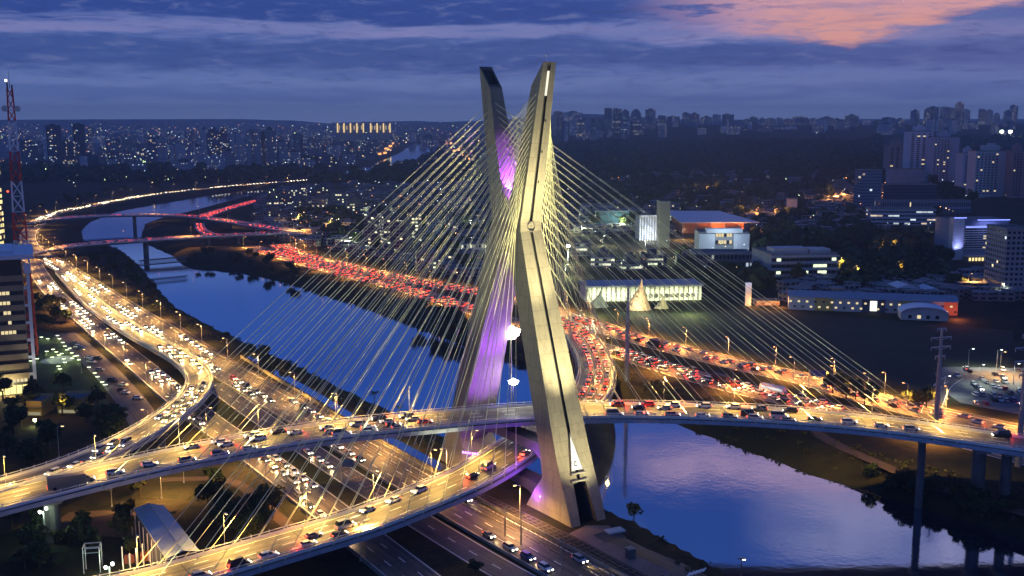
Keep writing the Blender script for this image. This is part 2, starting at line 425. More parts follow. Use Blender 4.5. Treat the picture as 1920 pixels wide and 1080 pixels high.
M_trunk = mat('bark', (.06, .045, .03), .9, var=.4, scale=2)
M_path = mat('dirt_path', (.10, .062, .042), .9, var=.35, scale=.15)
M_cable = mat('cable_sheath', (.74, .73, .46), .45)
M_lampw = emit('lamp_warm', (1, .62, .22), 7)
M_lampc = emit('lamp_cool', (.92, 1, .86), 12)
M_lampo = emit('lamp_orange', (1, .40, .10), 9)
M_head = emit('headlight_glass', (1, .88, .62), 14)
M_tail = emit('taillight_glass', (1, .08, .03), 4.5)
M_purple = emit('led_violet', (.5, .12, 1), 12)
M_blue = emit('led_blue', (.22, .28, 1), 3.2)
M_lens, M_rlens = mat('clear_lens', (.5, .5, .5), .2), mat('red_lens', (.2, .01, .01), .3)
M_glassd = mat('dark_glass', (.02, .025, .035), .08, 0, spec=.6)

# ------------------------------------------------------------------ ground sheet
def build_ground():
    xs = np.concatenate([-np.geomspace(560, 16000, 62)[::-1], np.arange(-555, 556, 3.0), np.geomspace(560, 16000, 62)])
    ys = np.concatenate([[-400, -200, -60, 40, 110], np.arange(160, 720, 2.6), 720*1.014**np.arange(0, 232)])
    X, Y = np.meshgrid(xs, ys); Z = hz(X, Y)
    nx, ny = len(xs), len(ys)
    v = np.stack([X.ravel(), Y.ravel(), Z.ravel()], 1)
    i = np.arange(nx-1)[None, :] + nx*np.arange(ny-1)[:, None]
    f = np.stack([i, i+1, i+1+nx, i+nx], -1).reshape(-1, 4)
    me = bpy.data.meshes.new('ground'); me.vertices.add(len(v)); me.vertices.foreach_set('co', v.ravel())
    me.loops.add(f.size); me.loops.foreach_set('vertex_index', f.ravel().astype(np.int32))
    me.polygons.add(len(f)); me.polygons.foreach_set('loop_start', np.arange(0, f.size, 4, dtype=np.int32))
    me.update(calc_edges=True)
    me.polygons.foreach_set('use_smooth', [True]*len(f))
    m = bpy.data.materials.new('ground'); m.use_nodes = True; n = N(m.node_tree); b = m.node_tree.nodes['Principled BSDF']
    g = n.new('ShaderNodeNewGeometry'); p = g.outputs['Position']
    c = n.mix(n.ss(n.noise(p, .02, 6, .6), .35, .65), (.016, .022, .010), (.042, .033, .019))
    c = n.mix(n.ss(n.noise(p, .15, 6, .65), .45, .7), c, (.012, .018, .008))
    c = n.mix(n.ss(n.noise(p, .006, 3, .5), .55, .68), c, (.055, .038, .024))
    n.put(b.inputs['Base Color'], c); b.inputs['Roughness'].default_value = .95; b.inputs['Specular IOR Level'].default_value = .1
    bp = n.new('ShaderNodeBump'); bp.inputs['Strength'].default_value = .6; bp.inputs['Distance'].default_value = 1.0
    n.put(bp.inputs['Height'], n.noise(p, .7, 6, .65)); n.put(b.inputs['Normal'], bp.outputs[0])
    me.materials.append(m)
    tag(link('ground', me), kind='structure')
build_ground()

def build_water():
    mb = MB(); mb.face([(-3000, 100, 0), (2500, 100, 0), (2500, 6500, 0), (-3000, 6500, 0)])
    m = bpy.data.materials.new('river_water'); m.use_nodes = True; t = m.node_tree; t.nodes.clear(); n = N(t)
    g = n.new('ShaderNodeNewGeometry'); p = g.outputs['Position']
    gl = n.new('ShaderNodeBsdfGlossy'); gl.inputs['Roughness'].default_value = .045; gl.inputs['Color'].default_value = (.72, .82, 1, 1)
    df = n.new('ShaderNodeBsdfDiffuse'); df.inputs['Color'].default_value = (.012, .022, .04, 1)
    lw = n.new('ShaderNodeLayerWeight'); lw.inputs['Blend'].default_value = .5
    mx = n.new('ShaderNodeMixShader'); n.put(mx.inputs[0], n.m('ADD', .45, n.m('MULTIPLY', lw.outputs['Facing'], .4)))
    n.put(mx.inputs[1], df.outputs[0]); n.put(mx.inputs[2], gl.outputs[0])
    bp = n.new('ShaderNodeBump'); bp.inputs['Strength'].default_value = .2; bp.inputs['Distance'].default_value = .08
    n.put(bp.inputs['Height'], n.m('ADD', n.noise(p, .5, 4, .6), n.m('MULTIPLY', n.noise(p, .06, 3, .5), 3.0)))
    n.put(gl.inputs['Normal'], bp.outputs[0])
    o = n.new('ShaderNodeOutputMaterial'); n.put(o.inputs[0], mx.outputs[0])
    MATS['water'] = m
    tag(mb.build('river', m), kind='structure')
build_water()

# ------------------------------------------------------------------ the X tower
UX, UY = 0.561, -0.828
VX, VY = 0.828, 0.561
nbx, nby = P(1098, 978, 6)
CX, CY = nbx-36*UX, nby-36*UY
TW = Matrix(((UX, VX, 0, CX), (UY, VY, 0, CY), (0, 0, 1, 0), (0, 0, 0, 1)))
def outl(z): return 36+(7.6-36)*(z-6)/84 if z <= 90 else 7.6+(17-7.6)*(z-90)/48
def inl(z): return outl(z)-8.0 if z < 80 else (0 if z < 93 else 11*(z-93)/38.5)
def wid(z): return 14.6+(7.6-14.6)*(z-6)/84 if z <= 90 else 7.6+(4.6-7.6)*(z-90)/48

def concrete_panels():
    m = bpy.data.materials.new('panelled_concrete'); m.use_nodes = True; n = N(m.node_tree); b = m.node_tree.nodes['Principled BSDF']
    uv = n.new('ShaderNodeUVMap'); br = n.new('ShaderNodeTexBrick'); n.put(br.inputs['Vector'], uv.outputs[0])
    br.inputs['Scale'].default_value = 1; br.inputs['Brick Width'].default_value = 3.4; br.inputs['Row Height'].default_value = 4.1
    br.inputs['Mortar Size'].default_value = .05; br.inputs['Mortar Smooth'].default_value = .3; br.offset = .5
    br.inputs['Color1'].default_value = (.27, .25, .19, 1); br.inputs['Color2'].default_value = (.235, .215, .165, 1); br.inputs['Mortar'].default_value = (.12, .105, .085, 1)
    g = n.new('ShaderNodeNewGeometry'); p = g.outputs['Position']
    sepp = n.new('ShaderNodeSeparateXYZ'); n.put(sepp.inputs[0], p)
    st = n.noise(n.vec(n.m('MULTIPLY', sepp.outputs[0], .8), n.m('MULTIPLY', sepp.outputs[1], .8), n.m('MULTIPLY', sepp.outputs[2], .08)), 1, 5, .6)
    c = n.mix(n.m('MULTIPLY', n.ss(st, .45, .75), .6), br.outputs['Color'], (.15, .13, .10))
    c = n.mix(n.m('MULTIPLY', n.ss(n.noise(p, .35, 6, .7), .5, .75), .35), c, (.12, .105, .085))
    n.put(b.inputs['Base Color'], c); b.inputs['Roughness'].default_value = .85
    return m
M_panel = concrete_panels()
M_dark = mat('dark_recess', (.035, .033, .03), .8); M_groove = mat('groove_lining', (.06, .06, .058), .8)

def leg_mesh(sg):
    """one leg and the arm above it, notched on the outer face; sg = +1 near the camera, -1 far"""
    st = [  # (s_out, z_out, s_in, z_in, W, g, depth)
        (40.0, 0, 14.0, 0, 12.6, 3.2, 8), (37.6, 6, 15.0, 6, 12.6, 3.1, 8), (outl(12)+1.2, 12, 19.0, 12, 12.7, 2.7, 8), (outl(17)+.6, 17, 23.2, 17, 12.8, 2.2, 7),
        (outl(17.05)+.6, 17.05, 23.25, 17.05, 12.8, .6, 1.1), (outl(26), 26, outl(26)-8, 26, 12.4, .6, 1.1), (outl(55), 55, outl(55)-8, 55, wid(55), .55, 1.1),
        (outl(79), 79, outl(79)-8, 79, wid(79), .55, 1.1), (outl(88.5), 88.5, 0.0, 84, wid(88), .55, 1.1), (outl(88.6), 88.6, 0, 84.1, wid(88), .05, .1),
        (outl(91.5), 91.5, 0.0, 92.5, wid(91.5), .05, .1), (outl(91.6), 91.6, 0.0, 92.6, wid(91.5), .55, 1.1),
        (outl(112), 112, inl(112), 110, wid(112), .55, 1.1), (17.0, 138.0, 11.2, 131.5, 4.6, .55, 1.1)]
    mb = MB(); rings = []
    for so, zo, si, zi, W, g, d in st:
        h = W/2; slope = (zo-zi)/max(so-si, .1)
        zn = zo-slope*d
        r = [(si, -h, zi), (si, h, zi), (so, h, zo), (so, g, zo), (so-d, g, zn), (so-d, -g, zn), (so, -g, zo), (so, -h, zo)]
        rings.append([TW @ Vector((sg*a, sg*b, c)) for a, b, c in r]); rings[-1] = (rings[-1], [(b, c) for a, b, c in r], [(a, c) for a, b, c in r])
    side = {1, 7}      # edges seen from the side use (s,z), the others (t,z)
    for (A, ta, sa), (B, tb, sb) in zip(rings[:-1], rings[1:]):
        for i in range(8):
            j = (i+1) % 8
            uva = (sa, sb) if i in side else (ta, tb)
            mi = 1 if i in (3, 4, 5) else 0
            mb.face([A[i], A[j], B[j], B[i]], mi, [uva[0][i], uva[0][j], uva[1][j], uva[1][i]])
    # hollow top: rim, then a shaft going down
    T = rings[-1][0]; q = [T[0], T[1], T[2], T[7]]
    cen = sum((p for p in q), Vector())/4
    inn = [cen+(p-cen)*.72 for p in q]; low = [p-Vector((sg*UX*1.0, sg*UY*1.0, 4.5)) for p in inn]
    for i in range(4):
        j = (i+1) % 4
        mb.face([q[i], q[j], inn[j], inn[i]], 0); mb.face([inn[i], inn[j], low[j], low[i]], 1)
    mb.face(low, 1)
    return mb
def build_tower():
    root = empty('bridge_tower', (CX, CY, 6), 0, 'huge X shaped concrete cable tower, floodlit yellow, with both bridge decks passing between its legs', 'bridge tower')
    inv = Matrix.Translation((-CX, -CY, -6))
    def part(mb, name, mats, parent=root):
        o = mb.build(name, mats, parent); o.matrix_parent_inverse = inv; return o
    a = part(leg_mesh(1), 'leg', [M_panel, M_groove]); a['label'] = 'near leg and arm, floodlit yellow, with a dark central groove'
    b = part(leg_mesh(-1), 'leg', [M_panel, M_groove]); b['label'] = 'far leg and arm, its inner face washed violet'
    for z0, z1, hs in ((22.0, 25.0, 23.0), (9.2, 12.2, 19.5)):      # crossbeams with haunches
        mb = MB()
        prof = [(-hs-6, z1), (-hs-6, z0-7), (-hs, z0-6), (-hs+4, z0-2.4), (-hs+9, z0-.4), (-hs+15, z0), (hs-15, z0), (hs-9, z0-.4), (hs-4, z0-2.4), (hs, z0-6), (hs+6, z0-7), (hs+6, z1)]
        k = MB(); k.prism(prof, -2.8, 2.8); k.v = [tuple(TW @ Vector(p)) for p in k.v]
        part(k, 'crossbeam', M_concd)
    # lookout triangle, door lintel, ring and lights of the near leg
    def on_face(t, z, off=.12): s = outl(z)+off; return TW @ Vector((s, t, z))
    k = MB(); k.face([on_face(-2.0, 20.5, .6), on_face(2.0, 20.5, .6), on_face(.1, 30.0, .3)]); part(k, 'window', mat('pale_panel', (.55, .65, .8), .4))
    k = MB()
    for tt in (-1, 1):
        A, B = on_face(tt*2.15, 20.2, .7), on_face(0, 30.8, .3); k.tube(A, B, .14)
    k.tube(on_face(-2.6, 19.6, .75), on_face(2.6, 19.6, .75), .3); k.tube(on_face(-3.0, 17.6, .85), on_face(3.0, 17.6, .85), .35)
    part(k, 'lintel', M_conc)
    k = MB()
    for i in range(20):
        a0, a1 = 2*math.pi*i/20, 2*math.pi*(i+1)/20
        k.tube(on_face(1.25*math.cos(a0), 90.0+1.5*math.sin(a0), .3), on_face(1.25*math.cos(a1), 90.0+1.5*math.sin(a1), .3), .17, n=5)
    part(k, 'ring', M_concd)
    for z in (121, 112, 103): k = MB(); k.tube(on_face(1.0, z, .05), on_face(1.0, z+.7, .05), .22, n=6); part(k, 'beacon_housing', M_dark)
    k = MB(); A = [on_face(-.5, 128.5, .08), on_face(.35, 128.5, .08), on_face(.35, 135.5, .08), on_face(-.5, 135.5, .08)]; k.face(A)
    part(k, 'light_panel', emit('panel_light', (1, .95, .75), 1.1))
    for sg in (1, -1):
        k = MB(); t0 = TW @ Vector((sg*16.8, -1.2, 137.6)); k.tube(t0, t0+Vector((0, 0, 2.0)), .08); k.tube(t0+Vector((0, 0, 2)), t0+Vector((0, 0, 2.5)), .22)
        part(k, 'aviation_light', M_rail)
    # violet wash lights on the lower crossbeam and on the far leg
    for i in range(12):
        k = MB(); q = TW @ Vector((-20.0+i*1.25, -7.4+.15*i, 13.2+.2*i)); k.box(q.x-.25, q.x+.25, q.y-.25, q.y+.25, q.z, q.z+.45); part(k, 'violet_lamp', M_purple)
    for (s, t, z) in ((22.6, -5.6, 22.5), (22.9, -5.3, 21.7), (22.6, -4.9, 22.9), (22.2, -6.5, 10.6), (21.9, -6.1, 10.8)):
        k = MB(); q = TW @ Vector((s, t, z)); k.box(q.x-.22, q.x+.22, q.y-.22, q.y+.22, q.z, q.z+.38); part(k, 'violet_lamp', M_purple)
    tx = bpy.data.curves.new('emblem', 'FONT'); tx.body = 'C'; tx.size = 1.9; tx.extrude = .03
    tmp = bpy.data.objects.new('emblem', tx); t = link('emblem', bpy.data.meshes.new_from_object(tmp)); bpy.data.objects.remove(tmp); t.data.materials.append(M_dark); t.parent = root; t.matrix_parent_inverse = inv
    A = on_face(-.9, 21.6, .72); up = (on_face(0, 25)-on_face(0, 21)).normalized(); rt = Vector((VX, VY, 0)); nn = rt.cross(up)
    mw = Matrix((rt, up, nn)).transposed().to_4x4(); mw.translation = A; t.matrix_basis = mw
    # floodlights of the tower
    YL = (1.0, .86, .40); Wp = lambda s, t, z: TW @ Vector((s, t, z))
    YL = (1.0, .87, .46)
    spot('tower_flood', Wp(58, 6, 7), Wp(29, 0, 32), 190000, YL, 46, .8, 1.0)
    spot('tower_flood', Wp(52, 2, 24), Wp(18, 0, 62), 640000, YL, 36, .8, 1.0)
    spot('tower_flood', Wp(40, -3, 50), Wp(9, 0, 90), 380000, YL, 38, .8, 1.0)
    spot('tower_flood', Wp(38, 3, 62), Wp(12, 0, 110), 300000, YL, 32, .8, 1.0)
    VI = (.33, .05, 1.0)
    spot('tower_violet', Wp(6, 0, 31), Wp(-12, 0, 60), 130000, VI, 50, .7, .5)
    spot('tower_violet', Wp(0, 1, 31), Wp(-18, 0, 42), 50000, VI, 80, .8, .5)
    spot('tower_violet', Wp(.45, 0, 96.5), Wp(-3.0, 0, 101), 9000, (.42, .08, 1), 80, .2, .2)
    spot('tower_violet', Wp(1.2, 0, 100), Wp(-4.0, 0, 103.5), 60000, (.42, .08, 1), 62, .1, .2)
    point('tower_violet', Wp(-14, -9, 14.2), 2600, VI, 1.5)
    point('tower_violet', Wp(20.0, -8.2, 11), 2500, VI, 1.0)
    point('tower_violet', Wp(16, -7, 21), 2500, VI, 1.0)
    spot('tower_side', Wp(40, -45, 30), Wp(24, -5, 14), 60000, (1, .55, .2), 50, .8, 2)
    return root
build_tower()

# ------------------------------------------------------------------ decks
UP = Path([(-330, 1010, 17.5), (-120, 968, 18.8), (0, 938, 20), (100, 913, 21.3), (300, 865, 24.5), (500, 827, 26.8), (640, 806, 28), (867, 784, 28.8), (975, 775.5, 29), (1100, 771, 28.9), (1280, 772, 28.6),
           (1500, 783, 27.9), (1700, 803, 25.6), (1860, 826, 23), (1920, 834, 22), (2100, 862, 19)])
LO = Path([(100, 1128, 11.5), (250, 1102, 12.3), (400, 1061, 13.2), (550, 1016, 14), (680, 978, 14.8), (780, 939, 15.4), (850, 911, 16), (910, 880, 16.3), (960, 848, 16.5), (1005, 815, 16.5),
           (1062, 778, 16.2), (1104, 740, 15.5), (1118, 700, 14.3), (1108, 660, 12.8), (1085, 628, 11), (1050, 606, 8.6), (1010, 590, 7.0)])
RB = Path([(118, 512, 6.3), (160, 556, 7), (205, 592, 8.5), (262, 628, 10.5), (312, 655, 12), (350, 678, 13), (371, 700, 14), (372, 726, 14.5), (348, 757, 15), (300, 791, 16),
           (240, 826, 17.8), (150, 866, 19.3), (50, 900, 20.2), (-60, 930, 19.6), (-160, 960, 18.6)])

def sample(path, a, b, step):
    k = max(2, int(abs(b-a)/step)); return [path.at(a+(b-a)*i/k) for i in range(k+1)]
def ribbon(path, o0, o1, dz=0.0, a=0, b=None, step=5.0, mb=None, mi=0):
    b = path.L if b is None else b; mb = mb or MB()
    S = sample(path, a, b, step); q = []
    for p, h in S:
        r = Vector((math.sin(h), -math.cos(h), 0)); q.append((p+r*o0+Vector((0, 0, dz)), p+r*o1+Vector((0, 0, dz))))
    for i, ((A, B), (D, E)) in enumerate(zip(q[:-1], q[1:])):
        mb.face([A, B, E, D], mi, [(o0, i*step), (o1, i*step), (o1, (i+1)*step), (o0, (i+1)*step)])
    return mb
def extrude(path, prof, a=0, b=None, step=5.0, mb=None, mi=0, mats=None):
    """closed profile of (offset, dz) swept along the path"""
    b = path.L if b is None else b; mb = mb or MB(); S = sample(path, a, b, step); rings = []
    for p, h in S:
        r = Vector((math.sin(h), -math.cos(h), 0)); rings.append([p+r*o+Vector((0, 0, d)) for o, d in prof])
    n = len(prof)
    for A, B in zip(rings[:-1], rings[1:]):
        for i in range(n):
            j = (i+1) % n; mb.face([A[i], A[j], B[j], B[i]], mats[i] if mats else mi)
    mb.face(rings[0][::-1], mi); mb.face(rings[-1], mi)
    return mb
def rail_mesh(path, off, a=0, b=None, post=5.0, h=1.5):
    b = path.L if b is None else b
    mb = extrude(path, [(off-.16, 0), (off+.16, 0), (off+.12, .85), (off-.12, .85)], a, b)
    extrude(path, [(off-.09, h-.16), (off+.09, h-.16), (off+.09, h), (off-.09, h)], a, b, mb=mb)
    s = a
    while s < b:
        p, hh = path.at(s, off); mb.tube(p+Vector((0, 0, .8)), p+Vector((0, 0, h+.25)), .13, n=4); s += post
    return mb
def dash_lines(path, offs, a=0, b=None, dz=.03, L=4.0, gap=7.0, w=.2):
    b = path.L if b is None else b; mb = MB()
    for o in offs:
        s = a
        while s < b-L:
            ribbon(path, o-w, o+w, dz, s, s+L, L, mb); s += L+gap
    return mb
def solid_lines(path, offs, a=0, b=None, dz=.03, w=.16):
    mb = MB()
    for o in offs: ribbon(path, o-w, o+w, dz, a, b, 6, mb)
    return mb
def deck(path, hw, label, cat='bridge deck', depth=2.4, group=None, lanes=(-4, 0, 4), fascia=M_fascia, over=1.3):
    p0, _ = path.at(path.L/2)
    root = empty('bridge_deck', p0, 0, label, cat, group)
    def put(mb, name, mats):
        o = mb.build(name, mats, root); o.matrix_parent_inverse = Matrix.Translation(-p0); return o
    e = hw+over
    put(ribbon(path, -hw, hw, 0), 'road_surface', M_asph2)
    put(extrude(path, [(-e, -.12), (-e, -1.35), (-e+1.6, -1.6), (-hw*.55, -depth), (hw*.55, -depth), (e-1.6, -1.6), (e, -1.35), (e, -.12), (hw, -.05), (-hw, -.05)], mats=[0, 1, 1, 1, 1, 1, 0, 1, 1, 1]), 'box_girder', [fascia, M_concd])
    for s in (-1, 1): put(rail_mesh(path, s*(hw+.25)), 'railing', M_rail)
    put(dash_lines(path, lanes), 'lane_marking', M_white)['kind'] = 'stuff'
    for e_ in (-hw+.7, hw-.7): put(solid_lines(path, (e_,)), 'edge_line', M_white)
    return root
deck_up = deck(UP, 8.0, 'upper curved bridge deck crossing the whole picture, carrying the wide fan of cables')
deck_lo = deck(LO, 7.4, 'lower curved bridge deck rising from bottom left through the tower and curling away behind it')
deck_rb = deck(RB, 5.0, 'narrow elevated ramp looping back sharply at the left and joining the upper deck', 'ramp', depth=1.8, lanes=(0,), over=.6)

# ------------------------------------------------------------------ stay cables
def stays(root, path, anchors, sg, side, ztop=(97, 129), r=.095):
    """anchors: list of s on the path; sg which arm; side -1/+1 which broad face"""
    p0 = root.location; k = len(anchors)
    for i, sa in enumerate(anchors):
        f = i/(k-1); z = ztop[0]+(ztop[1]-ztop[0])*f
        for e, off in enumerate((-1, 1)):
            so = outl(z)-(1.2 if e == 0 else 3.9)
            A = TW @ Vector((sg*so, side*(wid(z)/2-.05), z-(0 if e == 0 else .8)))
            B, _ = path.at(sa, off*(8.9 if root is deck_up else 8.3)); B.z -= .4
            mb = MB(); mb.tube(A, B, r, n=5, cap=False)
            d = (A-B).normalized(); mb.tube(B, B+d*3.0, .15, n=5, cap=False)
            o = mb.build('stay_cable', M_cable, root); o.matrix_parent_inverse = Matrix.Translation(-p0)
mU = UP.near(985, 775, 29); mL = LO.near(1000, 818, 16.5)
lin = lambda a, b, n: [a+(b-a)*i/(n-1) for i in range(n)]
stays(deck_up, UP, lin(UP.near(858, 785, 28.8), UP.near(170, 896, 22.5), 18), -1, 1)
stays(deck_up, UP, lin(UP.near(1105, 771, 29), UP.near(1795, 816, 26), 18), -1, -1)
stays(deck_lo, LO, lin(LO.near(930, 868, 16.4), LO.near(240, 1104, 12.3), 18), 1, -1)
stays(deck_lo, LO, lin(LO.near(1070, 772, 16), LO.near(1060, 612, 9.2), 18), 1, 1, r=.075)
def cable_lights():
    CL = (.96, 1.0, .58)
    for path, s0, s1, sg, pw in ((UP, UP.near(858, 785, 28.8), UP.near(170, 896, 22.5), -1, 1), (UP, UP.near(1105, 771, 29), UP.near(1795, 816, 26), -1, 1),
                                 (LO, LO.near(930, 868, 16.4), LO.near(240, 1104, 12.3), 1, 1), (LO, LO.near(1080, 765, 16), LO.near(1075, 620, 11), 1, .05)):
        for k, f in enumerate((.1, .27, .44, .61, .78, .95)):
            p, h = path.at(s0+(s1-s0)*f, 9.4*(1 if k % 2 else -1))
            top = TW @ Vector((sg*outl(112), 0, 0)); d = Vector((top.x-p.x, top.y-p.y, 0)).normalized()
            spot('cable_flood', p+Vector((0, 0, 1.5)), p+d*(10 if f > .2 else -3)+Vector((0, 0, 30)), 26000*pw, CL, 96, .9, 1.0)
cable_lights()

# ------------------------------------------------------------------ roads on the ground
def pz(pts, z=6.06): return [(a, b, z) for a, b in pts]
A1 = Path(pz([(64, 425), (53, 440), (56, 458), (80, 480), (112, 500), (165, 533), (215, 566), (290, 613), (360, 660), (430, 702), (500, 743), (600, 800), (700, 858), (800, 917), (900, 975), (1000, 1030), (1100, 1086), (1200, 1140)], 6.10))
A2 = Path(pz([(52, 470), (66, 500), (100, 548), (150, 590), (215, 645), (270, 690), (335, 745), (400, 797), (470, 845), (560, 912), (650, 982), (740, 1053), (800, 1100), (860, 1150)], 6.08))
AM = Path(pz([(400, 720), (470, 770), (560, 830), (640, 885), (720, 935), (810, 990), (900, 1045), (980, 1090), (1060, 1135)], 6.05))
E1 = Path(pz([(522, 458), (540, 470), (590, 486), (650, 500), (760, 524), (900, 549), (1000, 572), (1080, 600), (1180, 632), (1300, 664), (1420, 693), (1520, 714), (1620, 745), (1720, 770), (1820, 792), (1920, 815), (2050, 845)], 6.10))
E2 = Path(pz([(470, 462), (560, 490), (640, 512), (760, 541), (895, 584), (1020, 622), (1150, 658), (1250, 690), (1370, 724), (1500, 754), (1600, 776), (1700, 800), (1820, 830), (1950, 865)], 6.08))
LU = Path(pz([(64, 425), (80, 409), (110, 398), (160, 388), (230, 374), (300, 363), (420, 350), (520, 342), (620, 334)], 6.08))
B1 = Path([(60, 478, 8), (100, 466, 14), (170, 458, 14), (300, 449, 14), (420, 442, 14), (520, 438, 12), (575, 436, 8)], step=8)
B2 = Path([(60, 420, 8), (90, 412, 14), (200, 404.5, 14), (330, 404, 14), (420, 414, 14), (500, 427, 13), (575, 438, 9)], step=8)
R1 = Path(pz([(380, 408), (400, 400), (440, 388), (500, 372)], 8), step=8)
R2 = Path([(374, 418, 13), (376, 430, 11), (392, 440, 9), (420, 446, 8)], step=6)
RP = Path(pz([(1745, 775), (1755, 745), (1768, 722), (1790, 708)], 6.06))
SR = Path(pz([(1600, 680), (1700, 650), (1800, 628), (1920, 612)], 6.06))
LP = Path(pz([(120, 625), (160, 660), (215, 715), (262, 775), (285, 820)], 6.05))
BK = Path(pz([(300, 900), (390, 896), (440, 900), (480, 935), (520, 968), (548, 992)], 6.05))
BK2 = Path(pz([(1500, 790), (1560, 830), (1640, 865), (1730, 905), (1830, 935), (1960, 975)], 6.0))
BP = Path(pz([(1152, 1012), (1200, 1036), (1260, 1062), (1330, 1094), (1420, 1135)], 6.08))
ROADS = [(A1, 7.4, (-3.6, 0, 3.6), 'expressway'), (A2, 6.4, (-2.1, 2.1), 'expressway'), (AM, 5.0, (0,), 'slip_road'), (E1, 9.0, (-5, -1.6, 1.6, 5), 'expressway'),
         (E2, 9.0, (-5, -1.6, 1.6, 5), 'expressway'), (LU, 9.0, (-4, 0, 4), 'expressway'), (RP, 4.0, (0,), 'access_road')]
for i, (p, hw, lanes, nm) in enumerate(ROADS):
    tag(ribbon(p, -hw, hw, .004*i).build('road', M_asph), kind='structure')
    tag(dash_lines(p, lanes, dz=.004*i+.03, w=.17).build('road_marking', M_white), kind='structure')
    tag(solid_lines(p, (-hw+.5, hw-.5), dz=.004*i+.03).build('road_marking', M_white), kind='structure')
for p, hw, m in ((LP, 6, M_asph), (BK, 2.0, M_path), (BK2, 2.6, M_path), (BP, 2.4, M_asph)):
    tag(ribbon(p, -hw, hw, .02).build('path', m), kind='structure')
# red chevrons painted between the slip road and the lower carriageway
def chevrons():
    mb = MB()
    for i in range(11):
        px, py = 640+i*8.5, 884+i*5.6
        a = Vector((*P(px-9-i*.8, py-1, 6.12), 6.12)); b = Vector((*P(px+8, py-8, 6.12), 6.12)); c = Vector((*P(px+10+i*.9, py+2, 6.12), 6.12))
        for q0, q1 in ((a, b), (b, c)):
            d = (q1-q0).normalized()*.01; w_ = Vector((0, .45, 0)); mb.face([q0, q1, q1+w_, q0+w_])
    tag(mb.build('road_marking', mat('chevron_paint', (.5, .28, .2), .7)), kind='structure')
chevrons()
for p, hw, lab, grp in ((B1, 6.0, 'low flat road bridge over the river at the far left, nearer of the two crossings', None), (B2, 6.5, 'gently arched road bridge over the river bend, farther of the two crossings at left', None)):
    r = deck(p, hw, lab, 'road bridge', 1.6, lanes=(0,), fascia=M_concd, over=.4); r.name = 'road_bridge'
    for f in ((.36, .56, .66) if p is B1 else (.3, .5, .68)):
        q, h = p.at(p.L*f); mb = MB(); Mx = Matrix.Translation((q.x, q.y, 0)) @ Matrix.Rotation(h, 4, 'Z'); mb.box(-1.0, 1.0, -5, 5, -3, q.z-1.5, M=Mx)
        o = mb.build('pier', M_concd, r); o.matrix_parent_inverse = Matrix.Translation(-Vector(r.location))
for p, hw, lab in ((R1, 7, 'ramp climbing away to the right from the far bridge, full of red tail lights'), (R2, 4.5, 'short curved ramp dropping from the far bridge toward the nearer bridge')):
    r = deck(p, hw, lab, 'ramp', 1.2, lanes=(0,), fascia=M_concd, over=.3); r.name = 'ramp'

def piers():
    spec = [(UP, 100, 935, 21, 2.3, 'wide square pier under the upper deck near the left edge'), (UP, 1745, 812, 25, 1.25, 'tall pier under the upper deck on the far bank, nearest the river'),
            (UP, 1855, 828, 24.8, 2.2, 'dark pier under the upper deck on the far bank, second from the river'), (UP, 1903, 836, 24, 1.7, 'slim pier under the upper deck at the right edge of the picture'),
            (RB, 300, 791, 16, 1.6, 'round pier under the looping ramp where it straightens'), (RB, 185, 851, 17.6, 1.6, 'pier under the looping ramp beside the dark garden'),
            (RB, 330, 664, 12.5, 1.4, 'short pier under the outward leg of the looping ramp'), (LO, 1130, 690, 14, 1.5, 'river pier under the curl of the lower deck behind the tower')]
    for path, px, py, z, r, lab in spec:
        s = path.near(px, py, z); q, h = path.at(s)
        root = empty('bridge_pier', (q.x, q.y, 0), h, lab, 'pier')
        mb = MB(); mb.tube((0, 0, -2), (0, 0, q.z-3.2), r, r*.92, n=12); mb.build('column', M_concd, root)
        mb = MB(); mb.prism([(-r*.9, q.z-3.4), (r*.9, q.z-3.4), (r*1.25, q.z-2.45), (-r*1.25, q.z-2.45)], -r*2.2, r*2.2); mb.build('pier_cap', M_conc, root)
piers()
def low_wall(path, off, h, label, m, name='barrier', a=0, b=None, cat='barrier'):
    o = extrude(path, [(off-.25, -.3), (off+.25, -.3), (off+.15, h), (off-.15, h)], a, b).build(name, m); tag(o, label, cat); return o
low_wall(A1, -8.4, 1.0, 'long concrete barrier along the river side of the near expressway', M_conc)
low_wall(A1, 7.9, .7, 'low kerb wall between the near expressway and its verge', M_conc)
low_wall(A2, 7.0, 1.0, 'concrete barrier on the city side of the lower carriageway', M_conc)
low_wall(E1, -9.4, .8, 'kerb wall along the outer edge of the red lit far expressway', M_conc)
# railway along the near bank
RT = Path(pz([(300, 600), (380, 655), (450, 697), (540, 745), (640, 800), (740, 857), (840, 912), (940, 962), (1040, 1012), (1140, 1068), (1240, 1122)], 6.0))
def railway():
    tag(ribbon(RT, -6, 6, .05).build('railway_bed', mat('ballast', (.045, .034, .026), .95, var=.4, scale=.8)), kind='structure')
    for k, off in enumerate((-4.2, -1.2, 1.8, 4.6)):
        root = empty('railway_track', RT.at(RT.L/2)[0], 0, f'rusty railway track beside the near expressway, {ordn(k)} counted from the river', 'railway track', 'railway tracks')
        inv = Matrix.Translation(-Vector(root.location))
        for d in (-.72, .72):
            o = extrude(RT, [(off+d-.06, .2), (off+d+.06, .2), (off+d+.06, .38), (off+d-.06, .38)], step=8).build('rail', mat('rail_steel', (.25, .2, .17), .4, .7), root); o.matrix_parent_inverse = inv
        mb = MB(); s = 0
        while s < RT.L:
            ribbon(RT, off-1.3, off+1.3, .14, s, s+.6, .6, mb); s += 2.4
        o = mb.build('sleepers', M_concd, root); o.matrix_parent_inverse = inv
railway()
CH = Path(pz([(470, 668), (530, 705), (600, 745), (680, 795), (760, 840), (835, 880)], 6.0))
tag(ribbon(CH, -2.2, 2.2, .06).build('canal', MATS['water']), kind='structure')
